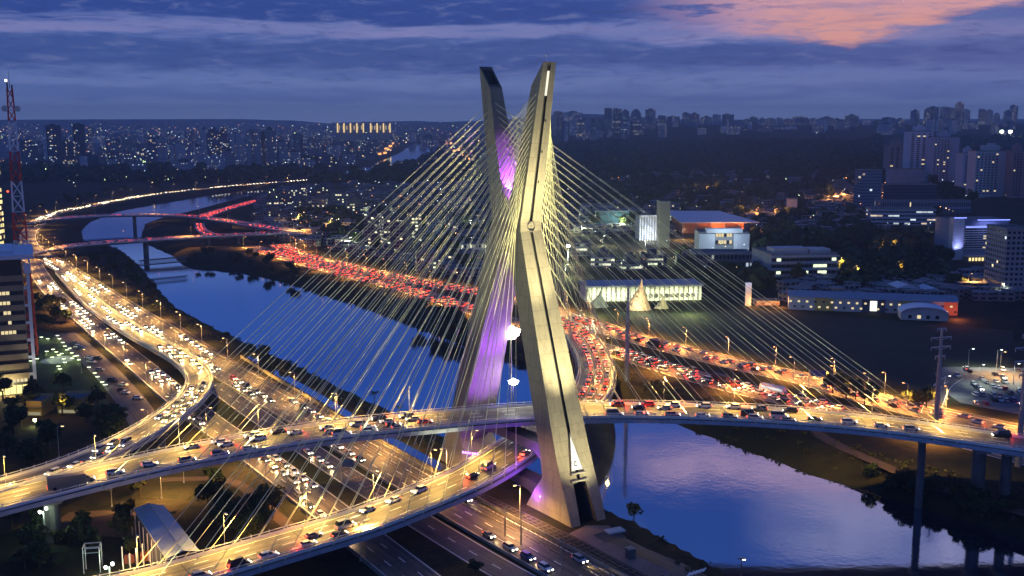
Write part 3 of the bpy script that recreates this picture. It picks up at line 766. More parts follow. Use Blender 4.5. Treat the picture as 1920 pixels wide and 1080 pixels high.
low_wall(CH, 5.0, 1.3, 'pale boundary wall running between the side canal and the railway', mat('olive_wall', (.3, .28, .16), .8), 'boundary_wall', cat='wall')
def plaza():
    mb = MB(); pts = [(1062, 1003), (1098, 985), (1142, 985), (1160, 1003), (1215, 1030), (1280, 1056), (1350, 1092), (1400, 1120), (1290, 1120), (1215, 1082), (1150, 1050), (1100, 1022)]
    mb.face([(*P(a, b, 6.03), 6.03) for a, b in pts]); tag(mb.build('pavement', mat('pink_paving', (.26, .18, .15), .9, var=.3, scale=.25, bump=.2)), kind='structure')
    mb = MB(); pts = [(1112, 1003), (1150, 990), (1175, 1007), (1135, 1018)]
    mb.face([(*P(a, b, 6.07), 6.07) for a, b in pts]); tag(mb.build('pavement', mat('dark_mat', (.05, .05, .055), .7)), kind='structure')
    mb = MB()
    for i in range(6):
        a = P(1284+i*5.5, 1077-i*1.2, 6.12); b = P(1296+i*5.5, 1070-i*1.2, 6.12); mb.tube((*a, 6.1), (*b, 6.1), .25, n=4)
    mb2 = MB()
    for i in range(5):
        x, y = P(1288+i*7, 1078-i*2.2, 6.13); mb2.face([(x-.35, y-.9, 6.13), (x+.35, y-.9, 6.13), (x+1.6, y+1.6, 6.13), (x+.9, y+1.6, 6.13)])
    tag(mb2.build('zebra_crossing', M_white), kind='structure')
    x, y = P(1182, 1046, 6); root = empty('concrete_hut', (x, y, 6), .5, 'small concrete utility block on the pink riverside paving', 'utility block')
    k = MB(); k.box(-1, 1, -1, 1, 0, 2.6); k.build('wall', M_concd, root); k = MB(); k.box(-1.15, 1.15, -1.15, 1.15, 2.6, 2.85); k.build('roof', M_conc, root)
    x, y = P(1150, 997, 6.0); k = MB(); Mx = Matrix.Translation((x, y, 6)) @ Matrix.Rotation(.45, 4, 'Z'); k.box(-2.2, 3.2, -1.6, 1.6, -2, .5, M=Mx)
    tag(k.build('concrete_slab', mat('pale_slab', (.55, .56, .58), .7, var=.2)), 'pale concrete slab at the foot of the tower on the river edge', 'slab')
plaza()

# ------------------------------------------------------------------ vehicles
PAINT = {'white': (.75, .75, .74), 'silver': (.42, .43, .45), 'black': (.02, .02, .022), 'red': (.4, .03, .03), 'grey': (.16, .165, .17), 'blue': (.04, .08, .25)}
M_tyre = mat('tyre', (.02, .02, .02), .8)
def car_proto(col, kind, on=True):
    pm = mat('car_paint_'+col, PAINT[col], .3, .1, spec=.6)
    root = empty('van' if kind == 'van' else 'car', (0, 0, -500))
    L, W = {'car': (4.4, 1.76), 'suv': (4.8, 1.9), 'van': (5.6, 2.0)}[kind]
    hood, top = {'car': (.92, 1.42), 'suv': (1.05, 1.72), 'van': (1.25, 2.35)}[kind]
    mb = MB(); prof = [(-L/2, .3), (L/2, .3), (L/2+.02, .62), (L/2-.18, .78), (L/2-1.15, hood), (-L/2+.75, hood+.04), (-L/2+.06, hood-.06), (-L/2-.02, .6)]
    mb.prism(prof, -W/2, W/2); b = mb.build('body', pm, root)
    mb = MB(); x0, x1 = (-L/2+.35, L/2-1.25) if kind == 'car' else (-L/2+.15, L/2-1.2)
    lo_, up_ = [(x0, -W/2+.08), (x1, -W/2+.08), (x1, W/2-.08), (x0, W/2-.08)], [(x0+.45, -W/2+.28), (x1-.7, -W/2+.28), (x1-.7, W/2-.28), (x0+.45, W/2-.28)]
    A = [(x, y, hood-.03) for x, y in lo_]; B = [(x, y, top-.07) for x, y in up_]
    for i in range(4): j = (i+1) % 4; mb.face([A[i], A[j], B[j], B[i]])
    mb.build('window', M_glassd, root)
    mb = MB(); mb.box(x0+.42, x1-.67, -W/2+.25, W/2-.25, top-.08, top); mb.build('roof', pm, root)
    wm = MB(); wm.tube((0, -.11, 0), (0, .11, 0), .33, n=10); me = wm.build('wheel', M_tyre, mesh_only=True)
    for sx in (-1, 1):
        for sy in (-1, 1): link('wheel', me, root, (sx*L*.31, sy*(W/2-.06), .33))
    hm = MB(); hm.box(-.06, .08, -.24, .24, -.12, .12); me = hm.build('headlight', M_head if on else M_lens, mesh_only=True)
    tm = MB(); tm.box(-.08, .06, -.26, .26, -.14, .14); mt = tm.build('taillight', M_tail if on else M_rlens, mesh_only=True)
    for sy in (-1, 1):
        link('headlight', me, root, (L/2-.02, sy*(W/2-.3), .68)); link('taillight', mt, root, (-L/2+.0, sy*(W/2-.3), .8))
    return root
def far_traffic():
    keys = ['white', 'silver', 'black', 'red', 'grey', 'blue']; mats = [mat('car_paint_'+k, PAINT[k], .3, .1, spec=.6) for k in keys]+[M_head, M_tail, M_glassd, M_lens]; mb = MB()
    for x, y, z, h, col, hd in FARL:
        k = MB(); k.prism([(-2.2, .2), (2.2, .2), (2.2, .8), (1.1, .95), (-1.9, .95), (-2.2, .9)], -.88, .88, keys.index(col)); k.prism([(1.1, .95), (.5, 1.42), (-1.3, 1.42), (-1.9, .95)], -.75, .75, 8)
        for sy in (-1, 1): k.box(2.2, 2.26, sy*.55-.28, sy*.55+.28, .5, .9, 6 if hd else 9); k.box(-2.26, -2.2, sy*.55-.3, sy*.55+.3, .6, 1.0, 7)
        c, s_ = math.cos(h), math.sin(h); b = len(mb.v)
        mb.v += [(x+a*c-d*s_, y+a*s_+d*c, z+e) for a, d, e in k.v]; mb.f += [tuple(q+b for q in f) for f in k.f]; mb.m += k.m; mb.uv += k.uv
    tag(mb.build('distant_traffic', mats), kind='stuff')
PROTO = {}; FARL = []
rng = random.Random(11)
def pick(): return rng.choices(['white', 'silver', 'black', 'red', 'grey', 'blue'], [26, 30, 22, 6, 12, 4])[0]
NCAR = [0]
HB = bpy.data.lights.new('headlight_beam', 'SPOT'); HB.energy = 2600; HB.color = (1, .70, .32); HB.spot_size = R(58); HB.spot_blend = .7; HB.shadow_soft_size = .25
HB2 = bpy.data.lights.new('headlight_beam', 'SPOT'); HB2.energy = 3200; HB2.color = (1, .68, .28); HB2.spot_size = R(64); HB2.spot_blend = .8; HB2.shadow_soft_size = .3
TB = bpy.data.lights.new('taillight_glow', 'POINT'); TB.energy = 260; TB.color = (1, .05, .03); TB.shadow_soft_size = .3
TB2 = bpy.data.lights.new('taillight_glow', 'POINT'); TB2.energy = 600; TB2.color = (1, .07, .04); TB2.shadow_soft_size = .5
def add_light(data, loc, parent, aim=None):
    o = bpy.data.objects.new(data.name, data); C.objects.link(o)
    v = Vector((math.cos(aim), math.sin(aim), -.20)) if aim is not None else None
    o.location = loc
    if v is not None: o.rotation_euler = v.to_track_quat('-Z', 'Y').to_euler()
QUEUE = []
def put_car(path, s, off, rev, where, group, head=None, tail=None, far=False, lit=True):
    p, h = path.at(s, off); h = h+math.pi if rev else h
    QUEUE.append((math.hypot(p.x, p.y)+(5000 if far else 0), p, h, where, group, head, tail, lit, pick()))
def place_cars(n):
    QUEUE.sort(key=lambda q: q[0])
    for i, q in enumerate(QUEUE): place_car(q, i >= n)
def place_car(q, far):
    _, p, h, where, group, head, tail, lit, col = q; NCAR[0] += 1; f = Vector((math.cos(h), math.sin(h), 0))
    if far: FARL.append((p.x, p.y, p.z+.05, h, col, bool(head))); NCAR[0] -= 1
    else:
        k = (col, rng.choices(['car', 'suv', 'van'], [55, 30, 15])[0]); vn = 'van' if k[1] == 'van' else 'car'
        if k not in PROTO: PROTO[k] = o = car_proto(*k)
        else: o = copy_tree(PROTO[k])
        o.location = (p.x, p.y, p.z+.05); o.rotation_euler = (0, 0, h)
        series(o, f"{col} {vn}, {'headlights on' if head else 'tail lights glowing'}", where, vn, group)
    if not lit: return
    if head: add_light(head, p+f*2.5+Vector((0, 0, .9)), None, h)
    if tail: add_light(tail, p-f*3.1+Vector((0, 0, .95)), None)
def traffic(path, a, b, offs, gap, rev, where, group, head=None, tail=None, far=False, jit=.45):
    for off in offs:
        s = a+rng.random()*gap
        while s < b:                                  # platoons with gaps between them
            k = rng.randint(2, 7)
            for q in range(k):
                if s < b: put_car(path, s, off+rng.uniform(-.25, .25), rev, where, group, head, tail, far, lit=q % 2 == 0); s += rng.uniform(7.5, 11)
            s += gap*(.3+1.4*rng.random())
far_s = lambda p, px, py: p.near(px, py)
a1e = A1.near(1110, 1088)
traffic(A1, A1.near(85, 485), A1.near(1080, 1075), (5.2, -5.2), 62, False, 'on the expressway beside the river', 'cars on the near expressway', HB)
traffic(A1, A1.near(85, 485), A1.near(560, 775), (1.8,), 40, False, 'on the expressway beside the river', 'cars on the near expressway', HB)
traffic(A2, A2.near(80, 520), A2.near(770, 1075), (-3.6, 0, 3.9), 66, False, 'on the lower left carriageway', 'cars on the lower carriageway', HB)
traffic(AM, 30, AM.L-60, (1.8,), 90, False, 'on the slip road between the carriageways', 'cars on the slip road', HB)
traffic(RB, 5, RB.near(10, 912, 20), (-2.3, 2.0), 44, False, 'on the looping ramp', 'cars on the looping ramp', HB2)
for a_, b_, w_ in ((UP.near(20, 935, 20), UP.near(960, 776, 29), 'on the upper deck left of the tower'), (UP.near(1110, 771, 29), UP.near(1930, 834, 23), 'on the upper deck right of the tower')):
    traffic(UP, a_, b_, (5.6, 2.0), 58, False, w_, 'cars on the upper deck', HB2, None)
    traffic(UP, a_, b_, (-2.2, -5.8), 66, True, w_, 'cars on the upper deck', None, TB)
traffic(LO, LO.near(280, 1092, 12), LO.near(970, 840, 16), (4.6, .6), 50, False, 'on the lower deck before the tower', 'cars on the lower deck', None, TB2)
traffic(LO, LO.near(280, 1092, 12), LO.near(970, 840, 16), (-4.2,), 70, True, 'on the lower deck before the tower', 'cars on the lower deck', HB)
traffic(LO, LO.near(1085, 760, 16), LO.L-8, (5, 1.6, -2.4), 9, False, 'on the deck curl behind the tower', 'cars on the lower deck', None, TB)
traffic(E1, E1.near(525, 460), E1.near(905, 550), (-7, -3.4, 0, 3.4, 7), 17, True, 'on the far expressway left of the tower', 'cars on the far expressway', None, TB, far=True)
traffic(E2, E2.near(500, 470), E2.near(900, 585), (-7, -3.4, 0, 3.4, 7), 14, True, 'on the far expressway left of the tower', 'cars on the far expressway', None, TB, far=True)
traffic(E1, E1.near(1075, 598), E1.near(1900, 810), (-4.8, -1.4, 2), 18, True, 'on the upper lanes right of tower', 'cars on the far expressway', None, TB, far=True)
traffic(E2, E2.near(1145, 656), E2.near(1560, 768), (-5, -1.6, 1.8, 5), 9, True, 'in the jam right of the tower', 'cars on the far expressway', None, TB)
traffic(B1, 10, B1.L, (-3, 2.5), 16, True, 'on the nearer road bridge at far left', 'cars on the far left bridges', None, TB2, far=True)
traffic(B2, 20, B2.L, (-2, 2), 34, True, 'on the arched road bridge at far left', 'cars on the far left bridges', None, TB2, far=True)
traffic(R1, 10, R1.L, (-4, 0, 4), 14, False, 'on the ramp climbing from the arched bridge', 'cars on the far left ramps', None, TB2, far=True)
traffic(R2, 4, R2.L, (-1.5, 2), 12, True, 'on the curved ramp between the far left bridges', 'cars on the far left ramps', None, TB2, far=True)
traffic(LU, LU.near(75, 412), LU.near(600, 336), (-4, 0, 4), 40, True, 'on the riverside road far upstream', 'cars on the upstream road', HB2, None, far=True)
def parked():
    for i, (px, py) in enumerate([(1795, 706), (1812, 693), (1818, 697), (1866, 703), (1842, 712), (1881, 709), (1880, 695), (1908, 695), (1848, 718), (1868, 717), (1884, 718), (1832, 727), (1826, 721), (1838, 731), (1862, 727), (1873, 729),
                                 (1884, 731), (1829, 742), (1840, 741), (1862, 742), (1873, 743), (1864, 751), (1875, 752), (1886, 752), (1899, 752), (1893, 738), (1912, 735), (1830, 757), (1848, 758), (1915, 762)]):
        x, y = P(px, py, 6.1); col = pick(); k = (col, rng.choice(['car', 'suv']), rng.random() < .12)
        if k not in PROTO: PROTO[k] = o = car_proto(*k)
        else: o = copy_tree(PROTO[k])
        o.location = (x, y, 6.1); o.rotation_euler = (0, 0, 1.45+rng.choice([0, math.pi])+(rng.random()-.5)*.15); NCAR[0] += 1
        series(o, f'{col} car, waiting', 'in the right hand car park', 'car', 'cars in the right hand car park')
    for i, (px, py) in enumerate([(140, 645), (148, 652), (167, 672), (172, 680), (184, 673), (153, 655), (188, 695), (211, 715), (232, 723), (236, 738), (230, 733), (258, 748)]):
        x, y = P(px, py, 6.1); col = pick(); k = (col, rng.choice(['car', 'suv']), rng.random() < .12)
        if k not in PROTO: PROTO[k] = o = car_proto(*k)
        else: o = copy_tree(PROTO[k])
        o.location = (x, y, 6.1); o.rotation_euler = (0, 0, -.3+(rng.random()-.5)*.3); NCAR[0] += 1
        series(o, f'{col} car, parked', 'in the car park beside the garden', 'car', 'cars in the garden car park')
parked()
place_cars(298-NCAR[0]); far_traffic()
def bus(path, s, off, label, col, cat, L=12.0, H=3.2, rev=True, windows=True):
    p, h = path.at(s, off); h += math.pi if rev else 0
    root = empty(cat, (p.x, p.y, p.z+.05), h, label, cat)
    W = 2.5; mb = MB(); mb.prism([(-L/2, .4), (L/2, .4), (L/2+.05, 1.4), (L/2-.15, H-.1), (L/2-.4, H), (-L/2+.2, H), (-L/2, H-.2)], -W/2, W/2); mb.build('body', col, root)
    if windows:
        mb = MB()
        for sy in (-1, 1): mb.box(-L/2+.4, L/2-.9, sy*W/2-.02, sy*W/2+.02, 1.5, 2.5)
        mb.box(L/2-.12, L/2+.06, -1.1, 1.1, 1.4, 2.7); mb.build('window', emit('bus_glow', (.9, .95, 1), .9), root)
    wm = MB(); wm.tube((0, -.15, 0), (0, .15, 0), .5, n=12); me = wm.build('wheel', M_tyre, mesh_only=True)
    for sx in (-.32, .3):
        for sy in (-1, 1): link('wheel', me, root, (sx*L, sy*(W/2-.1), .5))
    tm = MB(); tm.box(-.05, .05, -.2, .2, -.2, .2); mt = tm.build('taillight', M_tail, mesh_only=True)
    hm = MB(); hm.box(-.05, .05, -.2, .2, -.15, .15); mh = hm.build('headlight', M_head, mesh_only=True)
    for sy in (-1, 1): link('taillight', mt, root, (-L/2-.02, sy*1.0, .9)); link('headlight', mh, root, (L/2+.03, sy*1.0, .8))
bus(E2, E2.near(1448, 738), -5, 'white and pale blue bus with lit windows stuck in the far jam', mat('bus_white', (.6, .66, .72), .4), 'bus')
bus(E2, E2.near(1368, 714), -2, 'dark box truck stopped in the far jam just ahead of the bus', mat('truck_dark', (.05, .04, .05), .5), 'truck', 9, 3.4, windows=False)
bus(E1, E1.near(1252, 648), 3, 'dark round backed truck on the orange lit upper lanes of the far expressway', mat('truck_dark', (.05, .04, .05), .5), 'truck', 8, 3.4, windows=False)
bus(UP, UP.near(110, 912, 21.3), 3.6, 'tan box truck crossing the upper deck at the far left', mat('truck_tan', (.35, .27, .17), .5), 'truck', 10, 3.6, rev=False, windows=False)

# ------------------------------------------------------------------ street lamps
LAMP = {}
def lamp_proto(kind):
    root = empty('street_lamp', (0, 0, -500)); h = {'warm': 11, 'orange': 10, 'cool': 9, 'deck': 9.5}[kind]; th = .45 if kind == 'deck' else .8
    mb = MB(); mb.tube((0, 0, 0), (0, 0, h), .16*th, .09*th, n=6); mb.tube((0, 0, 0), (0, 0, .5), .28, n=6); mb.build('pole', M_pole, root)
    mb = MB(); mb.tube((0, 0, h-.1), (1.6, 0, h+.35), .07, n=5); mb.build('arm', M_pole, root)
    mb = MB(); mb.box(1.3, 2.3, -.22, .22, h+.3, h+.48); hd = mb.build('lamp_head', M_pole, root)
    mb = MB(); mb.box(1.4, 2.25, -.2, .2, h+.16, h+.28); mb.build('lamp_glass', {'warm': M_lampw, 'orange': M_lampo, 'cool': M_lampc, 'deck': M_lampw}[kind], hd)
    return root, h
LDATA = {}
def ldat(kind):
    if kind not in LDATA:
        pw, col = {'warm': (44000, (1, .50, .13)), 'orange': (70000, (1, .42, .09)), 'cool': (7000, (.85, 1, .75)), 'deck': (30000, (1, .60, .13))}[kind]
        l = bpy.data.lights.new('lamp_light', 'SPOT'); l.energy = pw; l.color = col; l.spot_size = R(150); l.spot_blend = .8; l.shadow_soft_size = .4; LDATA[kind] = l
    return LDATA[kind]
def lamp(loc, rz, kind, head, tail, group, light=True):
    if kind not in LAMP: LAMP[kind] = lamp_proto(kind); o = LAMP[kind][0]
    else: o = copy_tree(LAMP[kind][0])
    h = LAMP[kind][1]; o.location = loc; o.rotation_euler = (0, 0, rz); series(o, head, tail, 'street lamp', group)
    if light:
        l = bpy.data.objects.new('lamp_light', ldat(kind)); C.objects.link(l); l.location = Vector(loc)+Vector((1.8*math.cos(rz), 1.8*math.sin(rz), h-.1))
    return o
def lamp_row(path, off, a, b, gap, kind, head, tail, group, light=True, every=1):
    s = a; i = 0
    while s < b:
        p, h = path.at(s, off); lamp(p, h+(math.pi/2 if off > 0 else -math.pi/2), kind, head, tail, group, light and i % every == 0); s += gap; i += 1
lamp_row(UP, -8.8, 20, UP.near(850, 786, 29), 23, 'deck', 'slim lamp', 'on the upper deck left of the tower', 'lamps on the upper deck')
lamp_row(UP, -8.8, UP.near(1120, 771, 29), UP.near(1915, 833, 23.8), 22, 'deck', 'slim lamp', 'on the upper deck right of the tower', 'lamps on the upper deck')
lamp_row(LO, -8.2, 20, LO.near(960, 848), 23, 'deck', 'slim lamp', 'on the lower deck before the tower', 'lamps on the lower deck')
lamp_row(LO, 8.2, LO.near(1085, 760, 16), LO.L, 30, 'deck', 'slim lamp', 'on the deck curl behind the tower', 'lamps on the lower deck')
lamp_row(RB, -5.6, 10, RB.L-60, 22, 'deck', 'slim lamp', 'on the outer rail of the looping ramp', 'lamps on the ramp')
lamp_row(A1, -8.9, 40, A1.L-60, 42, 'warm', 'warm street lamp', 'on the river side of the expressway', 'lamps along the near expressway')
lamp_row(A2, 7.6, 30, A2.L-40, 44, 'warm', 'warm street lamp', 'on the lower left carriageway', 'lamps along the lower carriageway')
lamp_row(E1, -9.8, 10, E1.L-30, 30, 'orange', 'orange street lamp', 'on the far edge of the red expressway', 'lamps along the far expressway')
lamp_row(E2, 9.6, 10, E2.L-30, 44, 'orange', 'orange street lamp', 'on the river edge of the red expressway', 'lamps along the far expressway')
lamp_row(LU, -11, 20, LU.L, 62, 'warm', 'glowing street lamp', 'on the riverside road far upstream', 'lamps on the upstream road')
lamp_row(B2, -7, 20, B2.L, 60, 'warm', 'tiny lamp post', 'on the arched road bridge at far left', 'lamps on the far bridges', every=2)
lamp_row(B1, 6.6, 20, B1.L, 60, 'orange', 'tiny lamp post', 'on the nearer road bridge at far left', 'lamps on the far bridges', every=2)
for px, py, k in [(1815, 690, 'cool'), (1868, 692, 'cool'), (1874, 705, 'warm'), (1834, 722, 'cool'), (1900, 720, 'cool'), (1770, 745, 'cool')]:
    x, y = P(px, py); lamp((x, y, 6), 0, k, 'lit lamp post', 'in the right hand car park', 'lamps in the right hand car park')
for px, py in [(1627, 745), (1700, 765), (1565, 730), (1488, 712)]:
    x, y = P(px, py); lamp((x, y, 6), 2.6, 'orange', 'bright orange street lamp', 'in trees above the right deck', 'lamps near the far trees')
for px, py in [(111, 858), (345, 905), (232, 880), (303, 935), (210, 950), (500, 935), (153, 700)]:
    x, y = P(px, py); lamp((x, y, 6), 0, 'warm', 'thin pale lamp post', 'in the dark ground at lower left', 'lamps at lower left', light=px in (232, 303))
def tall_floods():
    for px, z0, ytop, lab, pw, rr in ((960, 27, 624, 'very tall mast with a dazzling white floodlight, seen behind the tower gap', 1500, 2.6), (961, 27, 716, 'lamp post with a bright white floodlight behind the upper deck rail in the tower gap', 900, 1.3)):
        s = UP.near(px, 757, 29); p, h = UP.at(s, -9.6-(.0 if rr < 2 else 3.4)); _, zt = at_depth(px, ytop, p.y)
        zb = p.z-1.5 if rr < 2 else 0
        root = empty('floodlight_mast', (p.x, p.y, zb), 0, lab, 'floodlight')
        mb = MB(); mb.tube((0, 0, -.5), (0, 0, zt-zb), .3 if rr > 2 else .16, .12, n=8); mb.build('pole', M_concd, root)
        mb = MB(); mb.tube((0, 0, zt-zb-.3), (0, 0, zt-zb-.1), rr*.9, n=12); mb.build('lamp_ring', M_pole, root)
        mb = MB()
        for k in range(8 if rr > 2 else 4):
            a = 2*math.pi*k/(8 if rr > 2 else 4); q = Vector((math.cos(a)*rr*.75, math.sin(a)*rr*.75, zt-zb+.1))
            mb.tube(q, q+Vector((math.cos(a)*.45, math.sin(a)*.45, -.25)), rr*.3, rr*.52, n=10)
        for q0, q1, w0, w1 in ((-.75, -.4, .45, .8), (-.4, .05, .8, .95), (.05, .45, .95, .78), (.45, .8, .78, .3)): mb.tube((0, 0, zt-zb+q0*rr), (0, 0, zt-zb+q1*rr), w0*rr, w1*rr, n=16)  # oversized globe: the lamp's glare built as glowing glass
        mb.build('lamp_glass', emit('flood_white', (1, .97, .86), 40), root)
        point('flood_light', (p.x, p.y-rr-1.5, zt), pw, (1, .92, .75), 1.0)
tall_floods()

# ------------------------------------------------------------------ trees
def crown_mesh(seed, n=900, rx=3.2, rz=2.6, leaf=.55, col=(.035, .055, .018), kind='round'):
    rr = np.random.RandomState(seed); mb_v = []; mb_f = []
    blobs = [(rr.uniform(-.6, .6)*rx, rr.uniform(-.6, .6)*rx, rr.uniform(-.5, .6)*rz, rr.uniform(.35, .62)) for _ in range(9)]
    for i in range(n):
        bx, by, bz, br = blobs[rr.randint(9)]
        d = rr.normal(size=3); d /= np.linalg.norm(d); q = np.array([bx, by, bz])+d*np.array([rx, rx, rz])*br*rr.uniform(.6, 1.05)
        a = rr.normal(size=3); a /= np.linalg.norm(a); b = np.cross(a, rr.normal(size=3)); b /= np.linalg.norm(b); s = leaf*rr.uniform(.5, 1.2)
        k = len(mb_v); mb_v += [tuple(q+a*s), tuple(q+b*s*.7), tuple(q-a*s), tuple(q-b*s*.7)]; mb_f.append((k, k+1, k+2, k+3))
    me = bpy.data.meshes.new('crown'); me.from_pydata(mb_v, [], mb_f); return me
def leaf_mat(name, c1, c2):
    m = mat(name, c1, .8, col2=c2, scale=.6, spec=.15); return m
ML = [leaf_mat('foliage_dark', (.03, .05, .018), (.06, .085, .03)), leaf_mat('foliage_olive', (.05, .06, .02), (.09, .09, .035))]
def palm_mesh(seed):
    rr = random.Random(seed); v = []; f = []
    for i in range(16):
        a = 2*math.pi*i/16+rr.random()*.3; e = rr.uniform(.1, .9); L = rr.uniform(2.6, 3.4); prev = None
        for k in range(7):
            t = k/6; r = L*t; z = math.sin(e)*L*t-1.9*t*t; w_ = .32*math.sin(math.pi*min(.98, t+.08))
            c = Vector((math.cos(a)*r, math.sin(a)*r, z)); n = Vector((-math.sin(a), math.cos(a), 0))*w_
            b = len(v); v += [tuple(c-n+Vector((0, 0, -.15))), tuple(c), tuple(c+n+Vector((0, 0, -.15)))]
            if prev is not None: f += [(prev, prev+1, b+1, b), (prev+1, prev+2, b+2, b+1)]
            prev = b
    me = bpy.data.meshes.new('crown'); me.from_pydata(v, [], f); return me
CR = [crown_mesh(i, 900 if i < 3 else 650) for i in range(5)]
for i, me in enumerate(CR): me.materials.append(ML[i % 2])
PM = palm_mesh(3); PM.materials.append(ML[0])
def trunk_mesh(h, limbs=True):
    mb = MB(); mb.tube((0, 0, -.4), (.1, .05, h), .3, .18, n=7)
    if limbs:
        for k in range(4): a = k*1.6+.4; mb.tube((.08, .04, h*.85), (math.cos(a)*1.5, math.sin(a)*1.5, h+1.3), .13, .05, n=5)
    return mb.build('trunk', M_trunk, mesh_only=True)
TR = trunk_mesh(3.0); TRP = trunk_mesh(7.0, False)
trng = random.Random(5)
def tree(x, y, z, s, head, tail, group, palm=False):
    o = empty('palm_tree' if palm else 'tree', (x, y, z), trng.random()*6.28); o.scale = (s*trng.uniform(.85, 1.2), s*trng.uniform(.85, 1.2), s*trng.uniform(.8, 1.15))
    series(o, head, tail, 'palm tree' if palm else 'tree', group)
    low = 'bank' in head or 'bush' in head or 'waterside' in head
    tk = link('trunk', TRP if palm else TR, o)
    if low: tk.scale = (1, 1, .45)
    link('crown', PM if palm else trng.choice(CR), o, (0, 0, 7.0 if palm else (2.3 if low else 4.9)))
def scatter(poly_px, n, smin, smax, head, tail, group):
    xs = [p[0] for p in poly_px]; ys = [p[1] for p in poly_px]; k = 0; tries = 0
    while k < n and tries < n*60:
        tries += 1; px, py = trng.uniform(min(xs), max(xs)), trng.uniform(min(ys), max(ys)); ins = False
        for i in range(len(poly_px)):
            (x0, y0), (x1, y1) = poly_px[i], poly_px[(i+1) % len(poly_px)]
            if (y0 > py) != (y1 > py) and px < (x1-x0)*(py-y0)/(y1-y0)+x0: ins = not ins
        if not ins: continue
        x, y, z = Pg(px, py); z = float(hz(x, y))
        if z < 3.0: continue
        tree(x, y, z, trng.uniform(smin, smax), head, tail, group); k += 1
scatter([(430, 655), (560, 720), (600, 705), (500, 660), (380, 600), (340, 590), (360, 615)], 12, .5, .9, 'dark bushy tree', 'on the near river bank below the bend', 'trees on the near bank')
scatter([(130, 485), (225, 480), (275, 530), (320, 580), (300, 590), (200, 530)], 16, .7, 1.2, 'dark tree', 'on the grassy slope by the river bend', 'trees on the grassy slope')
scatter([(420, 500), (640, 548), (700, 572), (700, 560), (540, 510), (430, 480)], 14, .45, .8, 'dark bank tree', 'between river and far expressway', 'trees on the far bank')
scatter([(700, 585), (860, 640), (860, 610), (700, 566)], 22, 1.0, 1.7, 'large black tree', 'on the far bank beside the tower', 'trees on the far bank')
scatter([(1600, 870), (1920, 960), (1920, 990), (1700, 935), (1500, 870)], 26, .5, .95, 'dark waterside bush', 'on the bank under the right deck', 'bushes on the far bank')
scatter([(1550, 730), (1740, 765), (1740, 775), (1600, 765)], 10, .8, 1.2, 'dark tree', 'by the far expressway at right', 'trees by the far expressway')
scatter([(0, 730), (200, 730), (230, 860), (180, 880), (0, 895)], 28, .8, 1.5, 'dark garden tree', 'in the garden below the office tower', 'trees in the lower left garden')
scatter([(60, 560), (110, 570), (130, 610), (60, 640)], 12, .8, 1.2, 'tree with orange lit edges', 'between office tower and expressway', 'trees by the office tower')
scatter([(380, 905), (470, 930), (560, 1000), (430, 1040), (385, 985)], 16, .7, 1.3, 'dark tree', 'right of the metal roofed shed', 'trees by the shed')
scatter([(0, 960), (80, 1000), (250, 1000), (240, 1075), (0, 1075)], 14, .6, 1.2, 'dim shrub tree', 'in the yard at the bottom left corner', 'trees in the corner yard')
scatter([(1440, 480), (1600, 440), (1760, 470), (1780, 540), (1600, 540), (1580, 500)], 30, 1.6, 2.6, 'tall black tree', 'behind the pale office block', 'trees of the right hand wood')
scatter([(1740, 350), (1830, 375), (1830, 400), (1760, 380)], 12, 2.0, 3.0, 'big dark tree', 'before the pale apartment towers', 'trees by the apartments')
scatter([(1060, 440), (1190, 440), (1190, 395), (1100, 380)], 12, 1.8, 2.6, 'dark tree', 'left of the white gridded building', 'trees behind the cables')
scatter([(280, 480), (330, 500), (420, 495), (560, 520), (540, 500), (420, 470)], 14, .7, 1.2, 'low dark tree', 'on the far bank below the left bridges', 'trees below the left bridges')
scatter([(80, 402), (300, 355), (600, 328), (600, 322), (280, 345), (60, 390)], 36, 1.0, 1.8, 'orange lit tree', 'along the upstream riverside road', 'trees along the upstream road')
scatter([(620, 330), (760, 315), (860, 330), (740, 345), (640, 345)], 18, 2.2, 3.4, 'tall dark tree', 'in the wooded patch beyond the cables', 'trees of the upstream patch')
for px, py, s in ((702, 765, .95), (748, 770, .7), (320, 1010, .7)):
    x, y = P(px, py, 3.5); tree(x, y, float(hz(x, y)), s, 'slender palm tree', 'against the water by the upper deck' if px > 400 else 'in the yard by the shed', 'palms by the river', palm=True)
x, y = P(475, 1078); tree(x, y, 6, .8, 'small round tree', 'beside the expressway at the bottom of the picture', 'trees by the shed')
x, y = P(892, 1075); tree(x, y, 6, .55, 'tiny tree', 'on the traffic island at the bottom centre', 'trees by the shed')
x, y = P(1188, 1004, 1); tree(x, y, float(hz(x, y)), .75, 'lone small tree', 'leaning over the water beside the tower foot', 'trees on the near bank')
x, y = P(1496, 535); tree(x, y, 6, 2.0, 'large rounded black tree', 'standing right in front of the pale office block', 'trees by the office block')
for px, py in ((232, 985), (262, 930), (150, 1000)):
    x, y = P(px, py); tree(x, y, 6, .9, 'small dark tree', 'in the sandy yard left of the metal shed', 'trees by the shed')

